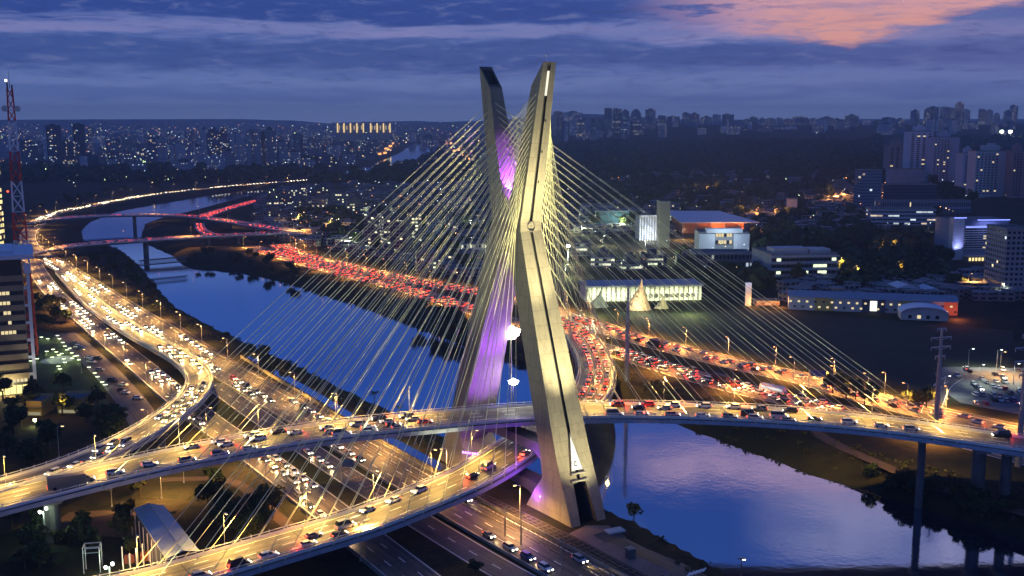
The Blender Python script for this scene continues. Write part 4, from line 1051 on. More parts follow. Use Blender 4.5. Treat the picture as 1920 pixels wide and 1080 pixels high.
# ------------------------------------------------------------------ buildings
M_roof = mat('roof_grey', (.11, .12, .135), .8, var=.3, scale=.1)
F_far = [facade('facade_far_a', (.34, .36, .42), 3.4, 3.1, .05, es=1.4), facade('facade_far_b', (.44, .45, .5), 2.8, 3.0, .07, es=1.4, band=.12),
         facade('facade_far_c', (.2, .22, .28), 4.2, 3.2, .10, es=1.3, x0=.1, x1=.9, band=.2), facade('facade_far_d', (.5, .5, .54), 3.0, 3.0, .04, es=1.5, z0=.35, z1=.75)]
F_off = facade('facade_office_lit', (.3, .32, .33), 3.2, 3.6, .30, lit=(.9, 1, .62), lit2=(1, .95, .7), es=1.2, x0=.04, x1=.96, z0=.35, z1=.8, band=.4)
F_apt = facade('facade_apartment', (.56, .55, .60), 3.4, 3.2, .05, es=1.8, x0=.22, x1=.72, z0=.3, z1=.78)
F_mid = facade('facade_mid', (.22, .22, .22), 3.0, 3.1, .22, lit=(.95, 1, .65), lit2=(1, .85, .5), es=1.5, x0=.15, x1=.85, z0=.3, z1=.75)
brng = random.Random(23)
def tower_mesh(w_, d, h, style, seed):
    """a block with setback, roof house, tank and balcony bays"""
    r = random.Random(seed); mb = MB()
    if style == 0:
        mb.box(-w_/2, w_/2, -d/2, d/2, 0, h, 0, 1); mb.box(-w_*.22, w_*.22, -d*.25, d*.25, h, h+4.5, 1, 1); mb.box(-w_*.1, w_*.12, -d*.12, d*.12, h+4.5, h+7, 1, 1)
    elif style == 1:   # H plan
        mb.box(-w_/2, -w_*.12, -d/2, d/2, 0, h, 0, 1); mb.box(w_*.12, w_/2, -d/2, d/2, 0, h, 0, 1); mb.box(-w_*.12, w_*.12, -d*.3, d*.3, 0, h+3.5, 0, 1)
        mb.box(-w_*.4, -w_*.2, -d*.2, d*.2, h, h+2.5, 1, 1)
    elif style == 2:   # stepped crown
        mb.box(-w_/2, w_/2, -d/2, d/2, 0, h*.86, 0, 1); mb.box(-w_*.38, w_*.38, -d*.38, d*.38, h*.86, h*.95, 0, 1); mb.box(-w_*.22, w_*.22, -d*.22, d*.22, h*.95, h+2, 0, 1)
        mb.tube((0, 0, h+2), (0, 0, h+9), .3, .1, n=5, mi=1)
    else:              # slab with end piers and gable
        mb.box(-w_/2, w_/2, -d*.35, d*.35, 0, h, 0, 1)
        for s in (-1, 1): mb.box(s*w_/2-1.2, s*w_/2+1.2, -d/2, d/2, 0, h+2, 1, 1)
        mb.box(-w_*.3, w_*.1, -d*.2, d*.2, h, h+5, 1, 1)
    return mb
TM = {}
def far_tower(px, ybase, ytop, wpx, group, tail, fi=None, Y=None, head=None, depth=None):
    if Y is None: x, y, z = Pg(px, ybase)
    else: y = Y; x, _ = at_depth(px, ybase, Y); z = float(hz(x, y))
    _, zt = at_depth(px, ytop, y); h = max(8, zt-z); wd = max(7, wpx/FOC*y)
    fi = brng.randrange(4) if fi is None else fi; st = brng.randrange(4)
    h = h-(4 if st == 0 else 3)
    o = tower_mesh(wd*.92, depth or wd*.8, h, st, px).build('tower_block', [F_far[fi], M_roof]); o.location = (x, y, z); o.rotation_euler = (0, 0, brng.uniform(-.5, .5))
    tone = ['grey blue', 'pale grey', 'dark', 'light'][fi]; size = 'slim' if wd < 18 else ('broad' if wd > 34 else 'mid sized')
    series(o, head or f'{size} {tone} tower', tail, 'building', group)
# left: city of towers beyond the river
TL = [(60, 318, 268, 22), (105, 320, 234, 20), (132, 318, 262, 24), (152, 316, 232, 16), (92, 300, 238, 14), (166, 322, 290, 30), (190, 315, 283, 26), (225, 310, 262, 18), (240, 312, 258, 20), (268, 305, 268, 22), (289, 315, 252, 20), (306, 318, 258, 18),
      (335, 312, 270, 24), (358, 318, 262, 16), (372, 315, 272, 22), (385, 300, 240, 12), (402, 305, 238, 20), (420, 302, 237, 16), (448, 320, 247, 20), (430, 325, 280, 26), (482, 322, 243, 30), (508, 322, 240, 22), (530, 310, 264, 22), (560, 300, 250, 14), (590, 298, 256, 28), (552, 318, 282, 24),
      (625, 300, 270, 24), (40, 305, 262, 14), (14, 300, 258, 20), (212, 322, 296, 26), (345, 330, 300, 36), (405, 330, 290, 28), (260, 330, 302, 30), (138, 300, 240, 12), (180, 298, 268, 14), (460, 305, 262, 16), (575, 322, 296, 30), (610, 318, 288, 26), (655, 310, 286, 26), (300, 296, 256, 14), (362, 292, 244, 12)]
for px, yb, yt, wpx in TL: far_tower(px, yb, yt, wpx, 'tower blocks across the river at left', 'beyond the river at left', head=None)
for i in range(34):
    px = brng.uniform(10, 830); yb = brng.uniform(262, 292); far_tower(px, yb, yb-brng.uniform(14, 34), brng.uniform(7, 16), 'distant blocks under the left horizon', 'under the hazy left horizon')
# two floodlit slab pairs on the horizon, floodlight painted as self-glowing piers
for x0, x1, lab in ((633, 681, 'pair of floodlit gold walled blocks on the left horizon, the wider pair'), (695, 731, 'floodlit gold walled block on the left horizon, the narrower one by the cables')):
    Y = 5200; xa, zb = at_depth(x0, 246, Y); xb, zt = at_depth(x1, 231, Y)
    root = empty('floodlit_block', ((xa+xb)/2, Y, zb), 0, lab, 'building'); W = xb-xa; H = zt-zb
    mb = MB(); mb.box(-W/2, W/2, 3, 14, -45, H*.9); mb.build('wall', mat('sand_wall', (.45, .38, .25), .8), root)
    g = emit('gold_wash_glow', (1, .72, .28), 1.5)  # piers emit by themselves in place of the floodlight falling on them
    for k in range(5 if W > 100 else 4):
        n_ = 5 if W > 100 else 4; xx = -W/2+W*k/(n_-1); mb = MB(); mb.box(xx-3, xx+3, 0, 3, -6, H); mb.build('glow_pier', g, root)
    mb = MB()
    for k in range(7): xx = -W/2+W*(k+.5)/7; mb.box(xx-2.5, xx+2.5, 2.4, 3, H*.2, H*.7)
    mb.build('window_band', emit('gold_window', (1, .75, .35), .7), root)
# right: the ridge skyline
TRS = [(1048, 208, 16), (1076, 209, 30), (1100, 222, 22), (1122, 222, 18), (1144, 202, 16), (1160, 203, 18), (1176, 206, 12), (1196, 204, 18), (1224, 204, 18), (1246, 216, 16), (1268, 218, 18), (1292, 211, 14), (1308, 212, 16), (1330, 218, 18), (1350, 214, 16), (1372, 214, 18),
       (1395, 226, 10), (1408, 222, 12), (1421, 219, 14), (1437, 221, 13), (1453, 221, 13), (1470, 220, 11), (1488, 222, 14), (1510, 218, 26), (1536, 222, 22), (1560, 219, 22), (1580, 222, 16), (1608, 215, 20), (1636, 224, 16), (1660, 226, 18), (1678, 220, 18), (1700, 222, 16), (1728, 206, 13), (1752, 203, 14), (1764, 200, 14),
       (1786, 200, 16), (1800, 202, 14), (1812, 192, 13), (1826, 205, 12), (1856, 204, 14), (1870, 206, 10), (1884, 211, 12), (1905, 207, 12), (1916, 197, 14)]
for px, yt, wpx in TRS: far_tower(px, 0, yt, wpx, 'towers on the right hand ridge', 'on the ridge along the right horizon', fi=brng.choice([0, 0, 1, 2]), Y=brng.uniform(4700, 5300))
for i in range(46):
    px = brng.uniform(1045, 1915); yt = brng.uniform(224, 246)-(px > 1700)*6; far_tower(px, 0, yt, brng.uniform(10, 26), 'lower blocks on the ridge', 'in front of the ridge skyline at right', fi=brng.choice([0, 1, 3]), Y=brng.uniform(3900, 4600))

def block(name, label, px, pyb, w_px, pyt, dep, rz, wallm, group=None, z=None, roof=True, cat='building'):
    """an Empty at the middle of the front wall; returns root, width, height"""
    x, y, z0 = Pg(px, pyb); _, zt = at_depth(px, pyt, y); h = zt-z0; W = w_px/FOC*math.hypot(y, 0)*1.0
    root = empty(name, (x, y, z0), rz, label, cat, group)
    mb = MB(); mb.box(-W/2, W/2, 0, dep, -2, h, 0, 1); mb.build('wall', [wallm, M_roof], root)
    if roof:
        mb = MB(); t = .6
        mb.box(-W/2-.2, W/2+.2, -.2, t, h+.003, h+1.1); mb.box(-W/2-.2, W/2+.2, dep-t, dep+.2, h+.003, h+1.1); mb.box(-W/2-.2, -W/2+t, t, dep-t, h+.003, h+1.1); mb.box(W/2-t, W/2+.2, t, dep-t, h+.003, h+1.1)
        mb.build('parapet', M_conc, root)
    return root, W, h, dep
def windows(root, W, z0, z1, nfl, ncol, litfrac, glassm=M_glassd, litm=None, y=-.06, side=None, name='window', hh=.55, fill=.8, x0=None, x1=None, band=False, seed=1):
    """window bands or panes in front of a wall, each pane a part"""
    r = random.Random(seed); x0 = -W/2+.6 if x0 is None else x0; x1 = W/2-.6 if x1 is None else x1; fh = (z1-z0)/nfl
    for f in range(nfl):
        zb = z0+f*fh+fh*(1-hh)*.5
        for c in range(ncol):
            cw = (x1-x0)/ncol; a = x0+c*cw+cw*(1-fill)/2; b = a+cw*fill; mb = MB(); mb.box(a, b, y-.04, y+.1, zb, zb+fh*hh)
            mb.build(name, (litm if r.random() < litfrac else glassm), root)
M_litw = emit('window_cream', (1, .82, .45), .9); M_litg = emit('window_green_white', (.85, 1, .62), 1.5); M_litc = emit('window_cold', (.8, .92, 1), 1.3)
M_wallp = mat('pale_wall', (.5, .5, .5), .8, var=.2, scale=.1); M_wallb = mat('blue_grey_wall', (.28, .32, .38), .7, var=.2, scale=.1)

# the office tower at the left edge
def office_left():
    x1, y = P(57, 737, 6); zt = at_depth(40, 480, y)[1]
    root = empty('office_tower', (x1, y, 6), .43, 'banded office tower at the left edge with flat roof slab and outer white column', 'office tower'); H = zt-6; D = 34; W = 44
    mb = MB(); mb.box(-W, 0, 0, D, 0, H-1, 0, 1); mb.build('wall', [mat('office_glass_wall', (.045, .045, .05), .25), M_roof], root)
    band = mat('tan_spandrel', (.27, .215, .15), .8, var=.25, scale=.2); nf = 11; fh = (H-13)/nf
    for f in range(nf):
        z = 5+f*fh; mb = MB(); mb.box(-W-.3, .3, -.5, D+.3, z+fh*.42, z+fh); o = mb.build('floor_band', band, root)
    r = random.Random(4)
    lit = {9: (0, .35), 8: (0, .5), 7: (0, .35), 6: (.2, .5), 5: (0, .55), 0: (0, .85), 10: (0, 0)}
    for f, (a, b) in lit.items():
        z = 5+f*fh; xa = -9.5
        for k in range(6):
            t = k/6
            if a <= t < b and r.random() < .9: mb = MB(); mb.box(xa+k*1.5, xa+k*1.5+1.25, -.07, .02, z+.25, z+fh*.4); mb.build('window', M_litw, root)
    for k in range(5): mb = MB(); mb.box(-12+k*2.3, -12+k*2.3+2.0, -.09, .02, .3, 4.0); mb.build('lobby_window', emit('lobby_yellow', (1, .85, .3), 1.6), root)
    wm = mat('white_metal', (.6, .62, .66), .5)
    mb = MB(); mb.box(-W-1, 5.0, -4, D+3, H-.9, H+.9); mb.build('roof_slab', wm, root)
    mb = MB(); mb.box(-W+2, -3, 3, D-3, H+.903, H+2.2); mb.box(.8, 3.6, -3, -.6, H-7, H-3); mb.build('plant_screen', wm, root)
    mb = MB(); mb.box(1.6, 2.9, -1.6, -.4, 0, H-7); c = mb.build('column', wm, root)
    for k in range(6): z = 8+k*(H-22)/5; mb = MB(); mb.box(.3, 1.6, -1.4, -.6, z, z+1.1); mb.build('bracket', wm, root)
    point('lobby_light', (x1-6, y-7, 9), 9000, (1, .85, .4), 1.5)
    spot('column_light', (x1+5, y-7, 8), (x1+2.4, y-1, 40), 9000, (1, .95, .75), 50)
office_left()
def lattice_tower():
    Y = 520; x, _ = at_depth(30, 330, Y); _, zt = at_depth(30, 165, Y)
    root = empty('lattice_mast', (x, Y, 6), .4, 'red and white lattice telecom mast with dish antennas rising behind the office tower', 'telecom mast'); H = zt-6
    red, wh = mat('mast_red', (.6, .05, .03), .5), mat('mast_white', (.7, .7, .72), .5)
    hw = lambda z: 4.2-(4.2-1.15)*(z/H)
    nseg = 26; colours = [(0, .34), (.34, .44), (.44, .545), (.545, .66), (.66, .77), (.77, .88), (.88, 1.01)]
    cm = [red, wh, red, wh, red, wh, red]
    for (a, b), m in zip(colours, cm):
        mb = MB(); n = max(2, int((b-a)*nseg))
        for k in range(n):
            z0, z1 = H*(a+(min(b, 1)-a)*k/n), H*(a+(min(b, 1)-a)*(k+1)/n); w0, w1 = hw(z0), hw(z1); c0 = [(-w0, -w0), (w0, -w0), (w0, w0), (-w0, w0)]; c1 = [(-w1, -w1), (w1, -w1), (w1, w1), (-w1, w1)]
            for i in range(4):
                j = (i+1) % 4; mb.tube((*c0[i], z0), (*c1[i], z1), .42, n=4, cap=False); mb.tube((*c0[i], z0), (*c1[j], z1), .24, n=4, cap=False); mb.tube((*c0[j], z0), (*c1[i], z1), .24, n=4, cap=False); mb.tube((*c0[i], z0), (*c0[j], z0), .15, n=4, cap=False)
        mb.build('lattice_section', m, root)
    for z, dx, r in ((H*.925, -2.6, 1.5), (H*.925, 2.7, 1.4), (H*.865, -2.4, .8)):
        mb = MB(); mb.tube((dx, -1.4, z), (dx*1.05, -2.2, z), r*.5, r, n=12); mb.build('dish', M_pole, root)
    mb = MB(); mb.tube((0, 0, H), (0, 0, H+8), .16, .05, n=5); mb.tube((-1, 0, H-2), (-1, 0, H+3), .35, n=6); mb.tube((1, 0, H-4), (1, 0, H+1.5), .35, n=6); mb.build('antenna', M_dark, root)
    mb = MB(); mb.tube((-1.4, 0, H+3), (-1.4, 0, H+4), .45, n=8); mb.build('beacon', emit('beacon_white', (1, .9, .85), 8), root)
    mb = MB(); mb.tube((-4, -3, H*.62), (-4, -3, H*.62+.8), .4, n=8); mb.build('beacon', M_tail, root)
lattice_tower()
x, y, z = Pg(-6, 470); _, zt = at_depth(0, 292, 760); o = tower_mesh(16, 16, zt-6, 0, 1).build('tower_block', [facade('facade_bright', (.1, .1, .12), 3, 4.2, .85, lit=(1, .9, .4), lit2=(1, .8, .3), es=1.8, x0=.1, x1=.9, z0=.25, z1=.85), M_roof])
o.location = (at_depth(-33, 300, 760)[0], 760, 6); tag(o, 'sliver of a bright windowed tower cut by the left edge of the picture', 'building')

# pale apartment towers at the right
def apartments():
    for (px, yb, wpx, yt, lab, nf, nc, wm, sp) in [(1723, 342, 44, 247, 'tall white apartment tower with small dark windows, left half of the twin slab', 22, 4, (.62, .6, .66), 0), (1770, 344, 48, 258, 'lilac grey apartment tower with curved balconies beside the white slab', 20, 5, (.46, .44, .5), 1),
                                              (1681, 334, 34, 274, 'shorter brown and cream apartment block at the left of the white twin towers', 13, 3, (.33, .26, .24), 0), (1858, 370, 66, 284, 'wide apartment tower with rows of balconies near the right edge', 17, 6, (.5, .49, .52), 1),
                                              (1815, 352, 24, 288, 'narrow pale slab tower between the twin towers and the balcony tower', 15, 2, (.48, .5, .56), 0), (1908, 372, 28, 284, 'reddish apartment tower cut by the right edge', 16, 3, (.36, .22, .22), 1)]:
        wall = mat('wall_'+str(px), wm, .8, var=.12, scale=.05); root, W, h, d = block('apartment_tower', lab, px, yb, wpx, yt, 26, 0, wall)
        mb = MB(); mb.box(-W*.25, W*.2, 6, 16, h+1.2, h+8); mb.box(-W*.1, W*.1, 8, 13, h+8.003, h+11); mb.build('roof_house', wall, root)
        n = min(nf*nc, 96); nfl = n//nc; windows(root, W, 3, h-2, nfl, nc, .06, litm=M_litw, hh=.5, fill=.5, seed=px, x0=-W/2+1, x1=W/2-(1 if not sp else W*.35))
        if sp:
            mb = MB(); fh = (h-5)/nfl
            for f in range(nfl): mb.box(-W*.2, W*.2, -2.0, -.02, 3+f*fh-.3, 3+f*fh+.9)
            mb.build('balcony', wall, root)
apartments()
def generic_blocks():
    L = [('office_building', 'tall blue glazed office wing at the left of the dark glass complex', 1632, 395, 38, 320, 24, .1, facade('facade_blueglass', (.10, .17, .24), 3.5, 4, .02, x0=.05, x1=.95, z0=.1, z1=.7, glass=(.05, .1, .16))),
         ('office_building', 'long dark glass office building below the white apartment towers', 1705, 383, 100, 347, 30, 0, facade('facade_darkglass', (.07, .09, .13), 4, 4.5, .01, x0=.02, x1=.98, z0=.2, z1=.7, glass=(.04, .055, .09))),
         ('office_building', 'square blue grey block standing on the dark glass complex', 1700, 350, 60, 318, 24, 0, M_wallb),
         ('office_building', 'low long concrete block with vertical fins behind the white office', 1735, 402, 170, 378, 22, 0, facade('facade_fins', (.28, .29, .34), 2.2, 8, .03, x0=.3, x1=.9, z0=.1, z1=.75)),
         ('office_building', 'white three storey office with ribbon windows and lit ground floor', 1693, 424, 118, 393, 26, -.06, facade('facade_ribbon', (.55, .58, .64), 6, 4.2, .22, lit=(1, .8, .55), lit2=(.85, .95, 1), es=1.1, x0=.02, x1=.98, z0=.3, z1=.7)),
         ('office_building', 'pale block with a white screen wall carrying a dark lit window in its middle', 1356, 474, 92, 437, 24, 0, M_wallb),
         ('office_building', 'flat podium with a lit edge under the pale screen walled block', 1358, 505, 110, 478, 30, 0, facade('facade_podium', (.2, .22, .26), 3, 6, .12, lit=(.9, 1, .8), es=.9)),
         ('apartment_block', 'grey block with a dotted facade at the right edge below the blue lit tower', 1905, 560, 52, 432, 30, 0, facade('facade_dotted', (.22, .23, .25), 3.2, 3.4, .05, es=1.6)),
         ('office_building', 'slim dark brown tower behind the cables right of the white gridded building', 1245, 465, 20, 380, 18, 0, mat('brown_grey', (.2, .19, .17), .8)),
         ('office_building', 'dark squat block with a lit corner beside the sloping roofed hall', 1262, 415, 26, 383, 18, 0, F_mid),
         ('school_building', 'white walled low house among trees, right of centre', 1120, 405, 60, 385, 20, 0, M_wallp),
         ('apartment_block', 'pale cylinder like stub tower among the dark trees', 1486, 402, 16, 374, 12, 0, M_wallp),
         ('office_building', 'floodlit round cornered clubhouse with bright windows left of the tower', 888, 480, 48, 458, 18, .1, facade('facade_club', (.5, .5, .4), 2.5, 5, .8, lit=(1, 1, .7), lit2=(1, .95, .6), es=1.5))]
    for nm, lab, px, yb, w_, yt, dep, rz, wm in L: block(nm, lab, px, yb, w_, yt, dep, rz, wm)
generic_blocks()
def blue_building():
    root, W, h, d = block('hotel_tower', 'ribbed office block outlined in blue light with a glowing gold podium', 1835, 487, 110, 412, 30, .10, mat('slate_wall', (.23, .25, .32), .7, var=.1), roof=False)
    windows(root, W, 9, h-5, 10, 9, .03, litm=M_litw, hh=.5, fill=.9, x0=-W/2+W*.2, x1=W/2-.5, seed=9, y=-.3)
    mb = MB()
    for k in range(11): z = 9+(h-14)*k/10; mb.box(-W/2+W*.2, W/2+.4, -.9, -.02, z-.35, z+.35)
    mb.build('sun_shade', M_wallp, root)
    mb = MB(); mb.box(-W/2-.1, -W/2+W*.19, -1.2, 6, 0, h+1.5); mb.build('stair_core', M_wallp, root)
    mb = MB(); mb.box(-W/2, -W/2+W*.22, -1.5, -1.1, h+1.6, h+2.1); mb.box(-W/2+W*.42, W/2, -1.5, -1.1, h-.4, h+.1); mb.box(-W/2+W*.22, W/2-1.5, -1.5, -1.1, h-6.2, h-5.6); mb.build('blue_strip', M_blue, root)
    mb = MB(); mb.box(-W*.3, W*.55, -9, -1.3, -8, 3.5); mb.build('podium', mat('gold_podium', (.4, .3, .15), .7), root)
    mb = MB()
    for k in range(14): a = -W*.28+k*(W*.8/14); mb.box(a, a+W*.035, -9.1, -8.95, -1.5, 2.6); 
    mb.build('podium_window', emit('gold_window2', (1, .72, .3), 1.6), root)
    mb = MB()
    for k in range(12): a = -W*.26+k*(W*.76/12); mb.box(a, a+W*.04, -9.1, -8.95, -7.5, -3.5)
    mb.build('podium_window', emit('cream_window2', (1, .95, .6), 1.3), root)
    X, Y, Z = root.location
    for fx in (-.44, -.37): spot('blue_wash', (X+W*fx, Y-7, Z+5), (X+W*fx, Y-1, Z+h*.6), 14000, (.35, .4, 1), 55, .8, .6)
    spot('blue_wash', (X+W*.1, Y-9, Z+h+6), (X+W*.1, Y-1, Z+h*.7), 16000, (.3, .35, 1), 110, .8, .6)
blue_building()
def pale_office():
    root, W, h, d = block('office_building', 'pale four storey office block with stacked terraces and glowing ground floor', 1506, 532, 130, 478, 40, .12, M_wallb)
    windows(root, W, .5, h-1, 4, 14, .33, litm=M_litg, hh=.45, fill=.93, seed=3)
    mb = MB()
    for k in range(5): z = .5+(h-1.5)*k/4; mb.box(-W/2-1, W/2+1.4, -1.6, -.1, z-.4, z+.5)
    mb.build('terrace_slab', M_wallp, root)
    mb = MB(); mb.box(-W*.42, W*.1, 6, 20, h+.05, h+4.2); mb.box(W*.12, W*.44, 5, 18, h+.05, h+3.4); mb.build('roof_house', M_wallp, root)
    X, Y, Z = root.location; point('forecourt_light', (X-6, Y-9, Z+5), 26000, (1, .95, .5), 1); point('forecourt_light', (X+18, Y-7, Z+5), 9000, (1, .95, .5), 1)
pale_office()
def long_low():
    cols = [(.42, .45, .52), (.45, .46, .5), (.42, .36, .14), (.4, .44, .5), (.06, .08, .13), (.36, .38, .45), (.42, .40, .18), (.36, .38, .48), (.5, .2, .1)]
    x0, y0 = P(1478, 580); x1, y1 = P(1795, 592); L = math.hypot(x1-x0, y1-y0); a = math.atan2(y1-y0, x1-x0); H = at_depth(1478, 556, y0)[1]-6
    root = empty('school_building', (x0, y0, 6), a, 'very long low two storey building of pale, yellow and blue wall sections beyond the field', 'building')
    e = [0, .12, .13, .25, .42, .58, .65, .72, .88, 1.0]; e = [0, .14, .16, .27, .44, .58, .66, .74, .92, 1.0]
    for k, c in enumerate(cols):
        mb = MB(); mb.box(L*e[k]+.02, L*e[k+1]-.02, 0, 16, 0, H, 0, 1); o = mb.build('wall_section', [mat(f'section_wall_{k}', c, .8, var=.15), M_roof], root)
    mb = MB(); mb.prism([(0, 0)]*3, 0, 1) if False else None
    for sx in (0,): mb = MB(); mb.face([(-.5, -.8, H+.1), (L+.5, -.8, H+.1), (L+.5, 8, H+3), (-.5, 8, H+3)]); mb.face([(-.5, 8, H+3), (L+.5, 8, H+3), (L+.5, 17, H+.1), (-.5, 17, H+.1)]); mb.build('roof', mat('roof_slate', (.22, .25, .32), .6), root)
    r = random.Random(8)
    for k in range(40):
        t = (k+.5)/40; mb = MB(); zz = H*.2 if k % 2 else H*.6
        mb.box(L*t-.7, L*t+.7, -.12, .02, zz, zz+1.1); mb.build('window', M_litw if r.random() < .5 else M_glassd, root)
    mb = MB(); mb.box(L*.49, L*.53, -.3, .02, 1, H-1); mb.build('entrance_window', emit('entrance_white', (1, .97, .75), 2.0), root)
    X, Y = P(1788, 596); point('red_corner_light', (X, Y-6, 9), 6000, (1, .25, .08), .6)
    x, y = P(1733, 601); root = empty('domed_pavilion', (x, y, 6), a, 'small white round roofed pavilion in front of the long low building', 'pavilion'); W = 26
    mb = MB(); prof = [(-W/2, 0), (W/2, 0), (W/2, 4)]+[(W/2*math.cos(t), 4+3.8*math.sin(t)) for t in [math.pi*i/10 for i in range(1, 10)]]+[(-W/2, 4)]; mb.prism(prof, 0, 14); mb.build('wall', M_wallp, root)
    mb = MB(); pr = [(W/2*1.03*math.cos(t), 4+4.1*math.sin(t)) for t in [math.pi*i/12 for i in range(13)]]; pr += [(W/2*1.0*math.cos(t), 3.9+3.85*math.sin(t)) for t in [math.pi*(12-i)/12 for i in range(13)]]; mb.prism(pr, -1, 15); mb.build('roof', mat('dome_white', (.62, .68, .75), .5), root)
    for k in range(4): mb = MB(); mb.box(-9+k*5, -7+k*5, -.08, .02, 1, 3); mb.build('window', M_glassd if k != 1 else M_litw, root)
    for (px, py, w_, yt, lab) in ((1700, 560, 50, 542, 'white shed roofed hall behind the long low building'), (1750, 562, 34, 548, 'smaller pale shed to the right of the white hall'), (1388, 565, 1, 1, '')):
        if not lab: continue
        root, W, h, d = block('shed', lab, px, py, w_, yt, 16, .05, M_wallp, roof=False)
        mb = MB(); mb.prism([(-W/2-.5, h), (W/2+.5, h), (0, h+3.2)], -.6, d+.6); mb.build('roof', mat('shed_roof', (.5, .55, .6), .5), root)
    x, y = P(1402, 574); zt = at_depth(1402, 530, y)[1]; root = empty('sign_pillar', (x, y, 6), 0, 'free standing pale blue pillar with an orange lit foot beyond the field', 'sign pillar')
    mb = MB(); mb.box(-1.8, 1.8, -1, 1, 0, zt-6); mb.build('shaft', M_wallp, root); mb = MB(); mb.box(-2.1, 2.1, -1.3, 1.3, -.2, 1); mb.build('base', M_conc, root)
    point('orange_foot_light', (x+3, y-4, 9), 5000, (1, .4, .1), .5); point('orange_kiosk_light', (x+18, y-6, 9), 8000, (1, .4, .1), .5); point('pillar_light', (x-2, y-6, 22), 2500, (.6, .65, 1), .5)
    root, W, h, d = block('kiosk', 'low orange lit kiosk beside the pale pillar', 1440, 575, 44, 567, 10, 0, mat('kiosk_wall', (.4, .25, .16), .8))
    windows(root, W, .5, h-.5, 1, 6, .3, litm=M_litw, seed=2)
long_low()
def hall():
    x, y, z = Pg(1345, 438); _, zt = at_depth(1345, 416, y); s = y/FOC
    root = empty('exhibition_hall', (x, y, z), 0, 'hall with a huge sloping pale blue roof and an orange lit end wall', 'hall')
    W = 132*s; H = zt-z; D = 70
    mb = MB(); mb.box(-W/2, W/2*.75, 0, D, -2, H-1.0); mb.build('wall', mat('orange_wall', (.42, .14, .06), .7), root)
    mb = MB(); v = [(-W/2-2, -3, H), (W/2+6, -3, H+.2), (W/2-20, D+4, H+5), (-W/2-6, D+4, H+5)]; mb.face(v); mb.face([(a, b, c-1.2) for a, b, c in v[::-1]])
    for i in range(4): a, b = v[i], v[(i+1) % 4]; mb.face([a, (a[0], a[1], a[2]-1.2), (b[0], b[1], b[2]-1.2), b])
    mb.build('roof', mat('hall_roof', (.42, .48, .56), .5), root)
    mb = MB()
    for k in range(5): mb.tube((-W/2+k*W/5, -2, -2), (-W/2+k*W/5, -2, H-1.3), .5, n=6)
    mb.build('colonnade', M_conc, root)
    point('orange_wall_light', (x+W*.25, y-10, z+3), 30000, (1, .35, .1), 1); point('orange_wall_light', (x, y-10, z+3), 16000, (1, .4, .15), 1)
    # white gridded building behind the cables
    root, W, h, d = block('gridded_building', 'white concrete building with a tall grid of vertical fins, seen through the cables', 1214, 452, 30, 408, 22, .08, M_wallb)
    mb = MB()
    for k in range(7): a = -W/2+W*k/6; mb.box(a-.5, a+.5, -1.6, -.02, 0, h+.8)
    mb.box(-W/2-.5, W/2+.5, -1.7, -.02, h+.81, h+2.4); mb.build('fin', mat('fin_white', (.72, .74, .76), .6), root)
    X, Y, Z = root.location; point('grid_light', (X, Y-14, Z+4), 20000, (.9, .95, 1), 1)
    root, W, h, d = block('glass_hall', 'long low teal glazed hall with white roof behind the cables', 1160, 425, 90, 397, 40, 0, facade('facade_teal', (.16, .26, .28), 3, 9, .0, glass=(.08, .16, .18)))
    X, Y, Z = root.location; point('hall_light', (X, Y-16, Z+8), 16000, (.6, .9, .8), 1)
    # the white screen on the pale block
    X, Y, Z = Pg(1356, 474); zt = at_depth(1356, 432, Y)[1]; W = 94/FOC*Y
    root = empty('screen_wall', (X, Y-3, Z), 0, 'broad white louvred screen wall framing a dark window, standing before the pale block', 'screen wall')
    for s_ in (-1, 1): mb = MB(); mb.box(s_*W/2-(W*.31 if s_ > 0 else 0), s_*W/2+(W*.31 if s_ < 0 else 0), -.8, .8, 0, (zt-Z)*.86); mb.build('panel', mat('screen_white', (.62, .68, .72), .6), root)
    mb = MB(); mb.box(-W*.36, W*.36, -.6, 6, (zt-Z)*.9, (zt-Z)*1.1); mb.build('canopy', mat('screen_white', (.62, .68, .72), .6), root)
    for r_ in range(2):
        for k in range(6): mb = MB(); mb.box(-W*.17+k*W*.055, -W*.17+k*W*.055+W*.045, -.2, .1, 8+r_*6, 11+r_*6); mb.build('window', M_litw if (k+r_) % 4 else M_glassd, root)
    point('screen_light', (X, Y-20, Z+16), 14000, (.7, .85, 1), 1.5)
hall()
